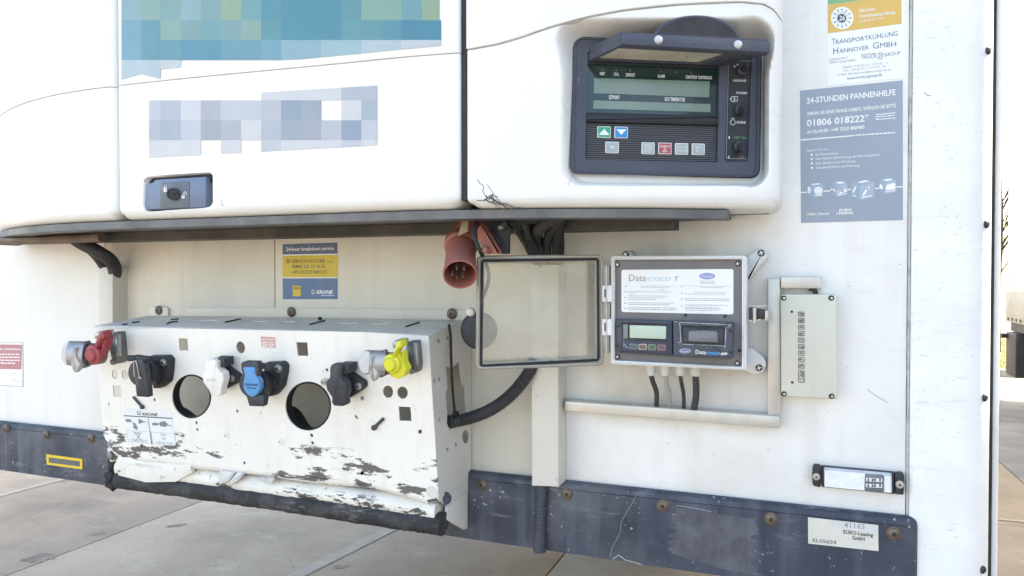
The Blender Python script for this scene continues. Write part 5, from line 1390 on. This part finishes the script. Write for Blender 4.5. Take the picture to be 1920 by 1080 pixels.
for pts in (((180, 235), (230, 238), (242, 265), (185, 262)), ((242, 265), (275, 275), (300, 320), (290, 340), (255, 320), (258, 290)), ((305, 230), (345, 250), (345, 272), (308, 282)), ((345, 255), (385, 260), (385, 266), (345, 266)), ((440, 270), (495, 272), (497, 298), (442, 296)), ((500, 282), (520, 262), (560, 255), (595, 290), (565, 312), (520, 305)), ((595, 290), (632, 296), (632, 302), (597, 300))):
    b.flat(BR, K('a8', *pts), .0009)
b.build('pictogram', ink('print_picto_grey', (.19, .195, .205)), st)['kind'] = 'stuff'
b = MB(); b.line(BR, K('a8', (190, 345), (415, 358), (430, 470), (210, 450)), .5, .0009, True); b.line(BR, K('a8', (428, 360), (648, 376), (668, 480), (445, 474)), .5, .0009, True)
for s, p in (('EBS', ((525, 396), (568, 400))), ('ABV', ((530, 432), (575, 436))), ('ALB (LSV CDF)', ((478, 468), (638, 480))), ('EBS', ((275, 380), (322, 384))), ('ALB (LSV CDF)', ((232, 442), (392, 456)))): b.text(BR, s, *K('a8', *p), 20 / 5.1438, .0009)
b.build('lettering', mmg, st)
st = sticker('sticker', 'small faded red ACHTUNG sticker near the top of the bracket', BR, K('c6', (1570, 350), (1702, 358), (1703, 455), (1578, 446)), mat('sticker_faded_red', (.56, .26, .22), .4, 0, .06, 60))
b = MB(); b.text(BR, 'ACHTUNG !', *K('c6', (1578, 383), (1700, 391)), 22 / 4.923, .0009, 0, .02)
for k, y in enumerate((404, 422, 440)): b.words(BR, *K('c6', (1585, y), (1695, y + 7)), 12 / 4.923, .0009, k)
b.build('lettering', pw, st)

# ================================================================== SOCKETS on the bracket
gs = 'sockets along the coupling bracket'
def at_br(k, x, y, h): return BR.at(*K(k, (x, y)), h)
def socket_body(t, k, c, r, h1, m):                      # barrel between flange and lid
    s = BR.scale(*K(k, c), 0) / CROPS[k][2]
    b = MB(); p = at_br(k, c[0], c[1], .001); q = at_br(k, c[2], c[3], h1)
    b.lathe(p, q - p, [(r * s, 0), (r * s, (q - p).length * .6), (r * s * 1.03, (q - p).length)], 24); b.build('barrel', m, t)
# black fifteen-pin socket with wire clip
t = thing('trailer_socket', 'black trailer socket with wire clip on its ribbed lid, leftmost on the bracket', 'trailer socket', at_br('a1', 1150, 760, 0), gs)
b = MB(); b.poly(BR, rnd(K('a1', (1060, 410), (1270, 405), (1310, 450), (1302, 590), (1285, 700), (1200, 770), (1120, 775), (1080, 600)), 2.5), 0, .014, .003); b.build('flange', m_plastic_d, t)
socket_body(t, 'a1', (1175, 590, 1000, 600), 135, .048, m_plastic_d)
b = MB(); s = BR.scale(270, 700) / 6; p = at_br('a1', 985, 600, .045); b.lathe(p, BR.n, [(135 * s, -.004), (140 * s, 0), (140 * s, .006), (120 * s, .010), (0, .011)], 28); lid_ = b.build('lid', m_plastic_g, t)
b = MB(); b.poly(BR, rnd(K('a1', (895, 450), (1005, 440), (1060, 780), (1065, 872), (935, 862), (925, 790)), 1.5), .05, .062, .002); b.build('lid_tongue', m_plastic_g, t)
b = MB()
for x0, y0, x1, y1 in ((850, 430, 935, 428), (945, 420, 1075, 440)): b.cyl(at_br('a1', x0, y0, .052), at_br('a1', x1, y1, .052), 33 * s, None, 14)
b.build('lid_hinge', m_plastic_d, t)['kind'] = 'stuff'
b = MB(); b.tube([at_br('a1', x, y, .0645) for x, y in ((965, 645), (990, 650), (970, 650), (945, 520), (930, 465), (910, 470), (905, 500), (915, 640))], .0012, 6, n=3); b.build('wire_clip', m_steel, t)
put(me_bolt, 'bolt', at_br('a1', 1242, 478, .014), BR.n, t, 1.1); put(me_rivet, 'pivot', at_br('a1', 1052, 442, .056), BR.n + Vector((.6, 0, 0)), t, .8)
b = MB(); b.lathe(at_br('a1', 1165, 635, .012), (Vector((.75, -.6, 0))), [(48 * s, 0), (46 * s, .014), (40 * s, .016), (0, .016)], 18); b.build('side_plug', m_plastic_d, t)
b = MB(); b.tube([at_br('a1', x, y, -.004) for x, y in ((1285, 660), (1330, 690), (1400, 640))], .004, 8); b.build('cable_stub', m_rubber, t)
# white capped socket
def small_socket(label, k, lid, flange, bolt, hinge, m, mf, h=.040):
    t = thing('trailer_socket', label, 'trailer socket', BR.at(*K(k, lid[-1]), 0), gs)
    b = MB(); b.poly(BR, rnd(K(k, *flange), 2.5), 0, .012, .003); b.build('flange', mf, t)
    c = (sum(p[0] for p in lid) / len(lid), sum(p[1] for p in lid) / len(lid))
    socket_body(t, k, (c[0] + 75, c[1] + 5, c[0] + 5, c[1]), 80, h - .006, mf)
    b = MB(); b.poly(BR, rnd(K(k, *lid), 2.2), h - .012, h + .004, .004); l = b.build('lid', m, t)
    b = MB(); b.poly(BR, rnd(K(k, *hinge), 1.2), h - .028, h - .004, .002); b.build('lid_hinge', mf, t)
    put(me_bolt, 'bolt', BR.at(*K(k, bolt), .012), BR.n, t, .95)
    return t, l
t, l = small_socket('small trailer socket with white flip cap beside the left round opening', 'a2', ((112, 210), (125, 180), (190, 160), (235, 190), (232, 250), (285, 300), (290, 365), (268, 430), (262, 500), (230, 513), (170, 503), (150, 450), (97, 380), (88, 310), (116, 265)),
                    ((225, 165), (300, 160), (305, 230), (420, 310), (425, 370), (385, 400), (280, 455), (240, 400)), (367, 340), ((190, 155), (300, 160), (302, 235), (235, 250), (225, 190)), m_whitecap, m_plastic_d)
b = MB(); b.text(BR, 'KRONE', *K('a2', (135, 362), (225, 366)), 18 / 4.9, .0445, .1, .02); b.build('lettering', ink('emboss_cream', (.60, .58, .53)), l)
t, l = small_socket('small dark grey trailer socket with flip cap beside the right round opening', 'a2', ((1262, 235), (1285, 212), (1345, 212), (1378, 240), (1362, 330), (1415, 390), (1422, 470), (1405, 520), (1412, 590), (1380, 602), (1300, 598), (1278, 560), (1282, 520), (1235, 450), (1222, 380), (1262, 330)),
                    ((1370, 225), (1452, 215), (1455, 290), (1580, 375), (1588, 420), (1560, 450), (1430, 535), (1380, 460)), (1530, 412), ((1340, 212), (1452, 215), (1452, 290), (1380, 330), (1378, 240)), m_plastic_g, m_plastic_d)
b = MB(); b.text(BR, 'KRONE', *K('a2', (1275, 434), (1385, 438)), 20 / 4.9, .0445, .1, .02); b.build('lettering', ink('emboss_dark', (.03, .033, .04)), l)
put(me_bolt, 'bolt', at_br('a2', 1212, 375, .004), BR.n, t, .9)
# blue-faced socket
t = thing('trailer_socket', 'black trailer socket with bright blue lid face in the middle of the bracket', 'trailer socket', at_br('a2', 700, 510, 0), gs)
b = MB(); b.poly(BR, rnd(K('a2', (660, 200), (820, 192), (852, 225), (850, 290), (825, 420), (760, 500), (690, 515), (650, 420)), 2.5), 0, .014, .003); b.build('flange', m_plastic_d, t)
socket_body(t, 'a2', (700, 385, 590, 390), 112, .046, m_plastic_d)
s = BR.scale(490, 715) / 4.908
b = MB(); p = at_br('a2', 562, 390, .043); b.lathe(p, BR.n, [(112 * s, -.006), (118 * s, 0), (118 * s, .008), (108 * s, .0105), (0, .0105)], 30); lid_ = b.build('lid', m_plastic_g, t)
b = MB(); b.poly(BR, rnd(K('a2', (448, 200), (470, 187), (600, 190), (612, 245), (600, 330), (470, 330), (450, 250)), 2), .046, .058, .002); b.poly(BR, rnd(K('a2', (495, 500), (640, 495), (668, 510), (655, 602), (525, 598)), 1.5), .044, .056, .002); b.build('lid_tongue', m_plastic_g, t)['kind'] = 'stuff'
b = MB(); b.poly(BR, rnd(K('a2', (468, 238), (575, 240), (580, 310), (622, 370), (622, 440), (595, 495), (550, 512), (505, 490), (472, 430), (470, 380), (485, 315)), 3, 5), .050, .0605, .001); bf = b.build('blue_face', m_blue, lid_)
b = MB(); b.text(BR, 'KRONE', *K('a2', (508, 408), (608, 412)), 20 / 4.9, .061, .1, .03); b.words(BR, *K('a2', (505, 432), (590, 438)), 2.2, .061, 2); b.line(BR, [K('a2', q) for q in ell(492, 400, 10, 12, 12)], .8, .061, True); b.build('lettering', ink('print_navy_blue', (.02, .06, .16)), bf)
b = MB(); b.cyl(at_br('a2', 600, 225, .050), at_br('a2', 665, 225, .040), 28 * s, None, 14); b.build('lid_hinge', m_plastic_d, t)
put(me_bolt, 'bolt', at_br('a2', 795, 250, .014), BR.n, t, 1.1); put(me_rivet, 'pivot', at_br('a2', 645, 222, .050), BR.n + Vector((.5, 0, 0)), t, .8)
b = MB(); b.lathe(at_br('a2', 728, 388, .014), Vector((.7, -.7, 0)), [(40 * s, 0), (38 * s, .010), (24 * s, .010), (24 * s, .004), (12 * s, .004), (10 * s, .009), (0, .009)], 18); b.build('side_plug', m_plastic_d, t)
b = MB(); b.tube([at_br('a2', x, y, -.004) for x, y in ((820, 430), (850, 425), (890, 395))], .004, 8); b.build('cable_stub', m_rubber, t)

# ================================================================== AIR COUPLINGS (palm couplings) with coloured caps
def palm(label, k, sc_, ofs, mcap, capname, skirt):
    """pieces drawn in the frame of the yellow coupling's crop, moved by ofs"""
    ox, oy = ofs
    def p(x, y, h): 
        q = K('a3', (x, y)); return BR.at(q[0] + ox, q[1] + oy, h)
    def q(*pts): return [(K('a3', a)[0] + ox, K('a3', a)[1] + oy) for a in pts]
    s = BR.scale(*q((450, 400))[0], .05) / 4.908
    t = thing('air_coupling', label, 'air coupling', p(600, 500, 0), 'air couplings at both ends of the bracket')
    b = MB(); b.poly(BR, rnd(q((600, 205), (680, 202), (690, 290), (702, 420), (690, 490), (630, 470), (612, 380), (585, 300)), 2), 0, .020, .003); mb_ = b.build('mount_block', m_zinc_d, t)
    b = MB(); b.poly(BR, rnd(q((655, 215), (690, 215), (700, 420), (672, 415)), 1), .019, .025, .002); b.build('mount_rib', m_alu, mb_)
    b = MB(); b.lathe(p(664, 463, .018), BR.n, [(30 * s, 0), (28 * s, .008), (16 * s, .010), (0, .010)], 8); b.build('mount_screw', m_zinc_d, mb_)
    b = MB(); b.cyl(p(545, 390, .030), p(400, 400, .060), 95 * s, 105 * s, 20); b.build('body', m_zinc_d, t)
    b = MB()
    for x, y, r_ in ((350, 340, 26), (330, 385, 22), (375, 500, 26), (340, 430, 24), (385, 300, 20)): b.lathe(p(x, y, .062), BR.n, [(r_ * s, -.01), (r_ * s, .004), (r_ * s * .6, .007), (0, .007)], 12)
    b.build('body_boss', m_zinc_d, t)['kind'] = 'stuff'
    b = MB(); b.cyl(p(400, 392, .060), p(250, 388, .075), 112 * s, 112 * s, 28); b.lathe(p(252, 388, .0745), p(225, 388, .08) - p(252, 388, .0745), [(112 * s, 0), (110 * s, .004), (100 * s, .006), (0, .006)], 28); b.build('tube', m_alu, t)
    b = MB(); b.poly(BR, rnd(q((275, 342), (290, 345), (300, 440), (335, 500), (320, 545), (292, 572), (262, 540), (245, 470), (250, 400)), 1.5), .080, .089, .003); b.build('claw', m_alu, t)
    b = MB(); b.poly(BR, rnd(q((460, 215), (475, 195), (550, 190), (555, 240), (530, 262), (470, 262)), 2.0), .030, .055, .003); b.build('cap_bridge', m_alu, t)
    b = MB(); b.poly(BR, rnd(q((510, 195), (552, 192), (556, 250), (525, 262), (482, 350), (462, 345)), 1.5), .060, .078, .002)
    if skirt: b.poly(BR, rnd(q((490, 320), (560, 290), (568, 395), (598, 455), (575, 520), (518, 550), (450, 520), (430, 470)), 2.5), .050, .068, .003)
    else: b.poly(BR, rnd(q((500, 300), (548, 190), (575, 260), (560, 330), (520, 420)), 2), .050, .068, .003)
    c_ = b.build('cap_strap', mcap, t); c_['kind'] = 'stuff'
    b = MB(); b.lathe(p(468, 400, .070), BR.n, [(88 * s, -.008), (90 * s, 0), (86 * s, .004), (64 * s, .006), (60 * s, .009), (50 * s, .0115), (0, .012)], 30); b.build(capname, mcap, t)
    return t
palm('air coupling with bright yellow rubber cap at the right end of the bracket', 'a3', 1, (0, 0), m_yellow, 'yellow_cap', True)
palm('air coupling with red rubber cap at the left end of the bracket', 'a3', 1, (-559, -17), m_red, 'red_cap', False)

# ================================================================== RED MAINS PLUG under the unit
MP = Plane(W(885, 470, .14), (0, -1, 0))
def mp(k, x, y, o): return wall(o).at(*K(k, (x, y)))
plug = thing('mains_plug', 'faded red five-pin mains inlet pointing down below the white unit', 'mains plug', mp('a7', 250, 850, .16))
A0 = mp('a7', 425, 150, .150); A1 = mp('a7', 268, 470, .175); A2 = mp('a7', 255, 818, .245)
s1 = wall(.19).scale(870, 480) / 6
b = MB(); ax = (A1 - A0).normalized()
b.cyl(A0, A1, 125 * s1, 165 * s1, 28); pb = b.build('body', m_cee, plug)
ax2 = (A2 - A1).normalized(); L = (A2 - A1).length
b = MB(); b.lathe(A1 - ax2 * .006, ax2, [(165 * s1, -.008), (192 * s1, 0), (192 * s1, .012), (165 * s1, .016), (170 * s1, L * .5), (175 * s1, L * .93), (184 * s1, L * .95), (184 * s1, L + .004), (168 * s1, L + .004), (163 * s1, L * .35), (0, L * .35)], 36)
b.build('collar', m_cee, plug, sharp=40)
b = MB(); b.lathe(A1, ax2, [(160 * s1, L * .34), (160 * s1, L * .40), (0, L * .40)], 30); b.build('pin_plate', m_cee_in, plug)
u_ = ax2.cross(Vector((0, 1, 0))).normalized(); v_ = ax2.cross(u_)
for k, (x, y) in enumerate(((-70, -20), (-15, -75), (0, 45), (60, 20), (75, -40))):
    b = MB(); p = A1 + u_ * (-x * s1) + v_ * (-y * s1); b.lathe(p, ax2, [(16 * s1, L * .4), (16 * s1, L * .93), (10 * s1, L * .97), (0, L * .97)], 12); b.build('pin', mat('pin_dirty_brass', (.21, .17, .15), .45, .6, .15, 60), plug)
b = MB(); P_ = wall(.215); b.poly(P_, rnd(K('a7', (445, 290), (500, 225), (680, 520), (705, 575), (530, 560), (445, 400)), 2), -.012, 0, .003); b.build('flap_cover', m_cee, plug)
b = MB(); b.lathe(wall(.222).at(*K('a7', (545, 530))), (0, -1, 0), [(40 * s1, -.02), (40 * s1, .004), (30 * s1, .007), (0, .008)], 18); b.build('cover_knob', m_cee, plug)
b = MB(); b.poly(wall(.212), K('a7', (275, 190), (350, 155), (345, 320), (230, 380)), -.004, .0, .001); b.build('rating_label', mat('label_dirty_cream', (.33, .25, .175), .6, 0, .1, 40), plug)
b = MB(); b.tube([mp('a7', x, y, o) for x, y, o in ((440, 140, .215), (435, 250, .226), (405, 350, .232), (440, 440, .232), (490, 560, .225), (530, 640, .16), (575, 780, .10), (570, 900, .07), (515, 1060, .05))], .0036, 8); b.build('cap_cord', m_rubber, plug)
hb_ = thing('plug_bracket', 'black metal bracket with clamp carrying the red plug under the unit', 'bracket', mp('a7', 700, 570, .08))
b = MB(); b.poly(wall(.185), K('a7', (470, 130), (600, 130), (640, 170), (790, 180), (830, 300), (800, 370), (800, 575), (705, 575), (640, 460), (500, 230)), -.008, 0, .002); b.build('plate', m_plastic_d, hb_)
b = MB(); b.poly(wall(.187), K('a7', (585, 265), (710, 440), (705, 485), (580, 320)), 0, .005, .001); b.build('plate_rib', m_plastic_d, hb_)
b = MB(); b.tube([mp('a7', x, y, .19) for x, y in ((715, 260), (900, 210), (1100, 180), (1200, 150))], 50 * s1, 14); b.build('rubber_sleeve', m_rubber, hb_)
b = MB(); b.lathe(mp('a7', 735, 250, .195), Vector((.9, -.1, .25)), [(62 * s1, 0), (62 * s1, .012), (50 * s1, .012)], 18); b.build('clamp', m_plastic_d, hb_)
b = MB(); b.poly(wall(.222), rnd(K('a7', (675, 265), (728, 255), (735, 290), (690, 305)), 1), -.004, .003, .001); b.build('clamp_screw', m_zinc_d, hb_)
b = MB(); b.poly(wall(.205), K('a7', (585, 135), (945, 105), (1050, 125), (880, 160), (720, 175), (590, 170)), -.02, 0, .002); b.build('bent_flap', m_frame_d, hb_)
# round black cap hanging on the cord, beside and behind the open lid
CPc = wall(.150)
cp_ = thing('socket_cap', 'round black rubber cap hanging behind the open recorder lid', 'cap', CPc.at(895, 655, 0))
s = CPc.scale(895, 620); c0 = CPc.at(895, 620, 0)
b = MB(); b.lathe(c0, (0, -1, 0), [(34.5 * s, -.014), (35.5 * s, -.002), (34 * s, .001), (31 * s, .002), (0, .002)], 40); d_ = b.build('disc', m_plastic_d, cp_)
b = MB(); b.lathe(c0, (0, -1, 0), [(31 * s, .0015), (31.6 * s, .0028), (32.5 * s, .0015)], 40); b.build('rim', m_rubber, cp_)
b = MB(); b.text(CPc, 'KR', (874, 625), (893, 625), 11, .0026, 0, .02); b.build('lettering', ink('emboss_dark', (0, 0, 0)), d_)
b = MB(); b.lathe(CPc.at(883, 585, .008), (.2, -1, 0), [(.008, 0), (.008, .003), (.006, .007), (0, .009)], 14); b.build('cap_stud', m_trunk, cp_)

# ------------------------------------------------------------------ conduits
gh = 'black conduits dropping behind the recorder lid'
def hose(label, k, pts, r, corr=.0012, pitch=.0045, group=None, m=m_hose, seg=14):
    return tubething('conduit_hose', label, 'conduit', KO(k, *pts), r, m, corr, pitch, group, seg)
hose('black corrugated conduit curving from the bracket side up to the trunking post', 'r8', ((55, 500, .09), (130, 500, .085), (230, 478, .075), (360, 430, .07), (480, 355, .065), (580, 260, .06), (660, 150, .055), (700, 60, .045)), .0120, .0017, .0046)
hose('straight black corrugated conduit hanging out below the trunking post', 'r5', ((185, 320, .022), (180, 400, .024), (172, 550, .026), (166, 748, .028)), .0122, .0013, .0046, None, mat('conduit_blue_grey', (.045, .052, .07), .5, 0, .1, 30, dirt=((.09, .09, .095), .6, 14)))
hose('thickest black conduit, bending down right of the plug bracket', 'a7', ((1420, 120, .185), (1270, 190, .17), (1150, 280, .14), (1110, 370, .09), (1140, 470, .07), (1180, 640, .045), (1190, 760, .03)), .0115, .0030, .0080, gh)
hose('black corrugated conduit second from the right behind the lid', 'a7', ((1430, 130, .165), (1350, 240, .145), (1260, 350, .115), (1235, 480, .07), (1238, 640, .045), (1240, 760, .03)), .0080, .0024, .0068, gh)
hose('rightmost black corrugated conduit running down behind the lid', 'a7', ((1400, 140, .15), (1370, 280, .125), (1345, 400, .095), (1340, 520, .06), (1345, 700, .03)), .0082, .0024, .0068, gh)
hose('black smooth conduit right behind the rightmost corrugated one', 'a7', ((1380, 200, .055), (1400, 400, .05), (1400, 560, .045), (1385, 700, .03)), .0045, 0, .004, gh)
hose('black corrugated conduit left of the thickest one, slanting down', 'a7', ((975, 200, .165), (1000, 330, .14), (1050, 450, .11), (1130, 570, .065), (1190, 720, .035)), .0080, .0024, .0068, gh)
hose('thin smooth black conduit slanting leftmost down to the lid', 'a7', ((860, 250, .165), (940, 380, .13), (1010, 500, .08), (1070, 610, .06), (1120, 700, .04)), .0056, 0, .004, gh)
hose('narrow black conduit between sleeve and slanting corrugated conduit', 'a7', ((905, 220, .165), (940, 330, .14), (1000, 440, .095), (1070, 560, .075), (1130, 680, .04)), .0052, .0012, .0048, gh)
gl = 'black hoses entering the left trunking duct'
hose('front corrugated hose bending down into the left trunking duct', 'r2', ((262, 20, .10), (335, 75, .09), (405, 112, .08), (458, 145, .06), (482, 182, .035), (484, 225, .02)), .0150, .0013, .0042, gl)
hose('rear hose dropping steeply into the left trunking duct', 'r2', ((320, 40, .07), (365, 90, .065), (410, 135, .05), (440, 178, .03), (448, 225, .022)), .0125, .0012, .0042, gl)
# long cable tie on the bracket side
tie = tubething('cable_tie', 'long black cable tie sticking up from the conduit at the bracket side', 'cable tie', [(*K('r8', (x, y)), o) for x, y, o in ((128, 450, .105), (115, 330, .11), (104, 150, .115), (98, -20, .118))] + [(*K('a3', (1005, 150)), .120), (*K('a3', (990, 40)), .128)], .0024, m_rubber)
tb = thing('tie_loop', 'black cable tie loop round the conduit at the bracket side', 'cable tie', W(*K('r8', (120, 500)), .09))
c0 = W(*K('r8', (122, 492)), .085); b = MB()
ringp = [c0 + Vector((.003 * math.sin(a), math.cos(a) * .0135, math.sin(a) * .0135)) for a in [2 * math.pi * i / 20 for i in range(22)]]
b.tube(ringp, .0028, 6, n=1); b.build('loop', m_rubber, tb)
b = MB(); b.poly(wall(.104), K('r8', (110, 428), (142, 430), (145, 448), (112, 446)), -.006, 0, .001); b.build('tie_head', m_rubber, tb)

# ================================================================== WHAT STANDS BEYOND, at the right edge
nb = thing('parked_trailer', 'white box trailer parked alongside with dark rear bumper', 'trailer', (4.3, 11.1, 0))
NX = 2.86
m_nb = mat('neighbour_white', (.42, .43, .45), .3, 0, .03, 2, dirt=((.35, .36, .38), .6, 2), streak=((.20, .21, .24), .9, 6))  # dark vertical streaks are reflections put into the colour
PZ = Plane((0, 0, 0), (0, 0, 1), (1, 0, 0))
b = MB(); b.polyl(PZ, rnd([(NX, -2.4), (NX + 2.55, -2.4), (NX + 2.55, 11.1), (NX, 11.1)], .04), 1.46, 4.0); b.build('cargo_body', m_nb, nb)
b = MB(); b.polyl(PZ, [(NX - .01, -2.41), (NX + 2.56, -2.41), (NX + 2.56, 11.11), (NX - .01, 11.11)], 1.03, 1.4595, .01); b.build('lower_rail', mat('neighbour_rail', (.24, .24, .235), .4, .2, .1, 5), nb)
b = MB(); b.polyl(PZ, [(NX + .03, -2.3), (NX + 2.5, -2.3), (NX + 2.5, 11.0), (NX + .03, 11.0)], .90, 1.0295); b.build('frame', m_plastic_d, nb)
b = MB()
for k in range(60): b.polyl(Plane((NX - .0105, 0, 0), (-1, 0, 0)), quad(-11.0 + k * .2, 1.05, -10.93 + k * .2, 1.09), 0, .004)
b.build('lashing_slot', m_black, nb)['kind'] = 'stuff'
b = MB(); b.polyl(Plane((NX + .02, 0, 0), (-1, 0, 0)), rnd(quad(-11.0, .28, -10.5, .89), .06), -.06, .05, .02); b.build('rear_guard', m_plastic_d, nb)
b = MB(); b.polyl(PZ, quad(NX - .1, 10.9, NX + .06, 11.08), .80, .86); b.build('lamp_arm', m_black, nb)
for y in (9.5, 8.2, 6.9):
    b = MB(); b.lathe((NX + .04, y, .5), (1, 0, 0), [(0, 0), (.28, .0), (.3, .03), (.47, .02), (.5, .06), (.5, .34), (.3, .36), (0, .36)], 32); b.build('wheel', m_rubber, nb)
b = MB(); b.polyl(PZ, quad(NX + .1, -.4, NX + .25, -.25), .0, 1.03); b.build('landing_leg', m_plastic_d, nb)
# verge fence and bare tree
m_post = mat('fence_galvanised', (.30, .31, .31), .5, .4)
fe = thing('mesh_fence', 'pale wire mesh fence behind the verge at the right edge', 'fence', (3.5, 19, .1))
for k in range(6):
    b = MB(); b.polyl(PZ, quad(.5 + k * 1.25, 19.0, .56 + k * 1.25, 19.06), .05, 1.95); b.build('post', m_post, fe)
b = MB()
for k in range(56): b.cyl((.5 + k * .12, 18.98, .15), (.5 + k * .12, 18.98, 1.9), .006, None, 4)
for z in (.2, .6, 1.0, 1.4, 1.85): b.cyl((.5, 18.98, z), (7.2, 18.98, z), .008, None, 4)
b.build('wire_mesh', m_post, fe)['kind'] = 'stuff'
tr = thing('bare_tree', 'slim leafless young tree behind the verge at the right edge', 'tree', (3.96, 16.4, .1))
m_bark = mat('bark_grey_brown', (.05, .04, .034), .9, 0, .2, 20, bump=(.5, 30))
b = MB(); b.tube([(3.96, 16.4, .05), (3.94, 16.4, 1.2), (3.97, 16.38, 2.6), (3.95, 16.4, 3.7)], .034, 8); b.build('trunk', m_bark, tr)
random.seed(17); b = MB()
for k in range(34):
    z = random.uniform(1.7, 3.5); a = random.uniform(0, 6.28); L = random.uniform(.35, .8); p = Vector((3.955, 16.4, z)); d = Vector((math.cos(a) * .6, math.sin(a) * .6, .9))
    b.tube([p, p + d * L * .5 + Vector((0, 0, .03)), p + d * L + Vector((0, 0, .12))], .012, 5, n=3)
    for j in range(2):
        q_ = p + d * L * random.uniform(.4, .9); e_ = d + Vector((random.uniform(-.5, .5), random.uniform(-.5, .5), .2)); b.tube([q_, q_ + e_ * .2, q_ + e_ * .38], .008, 4, n=2)
b.build('branches', m_bark, tr)['kind'] = 'stuff'
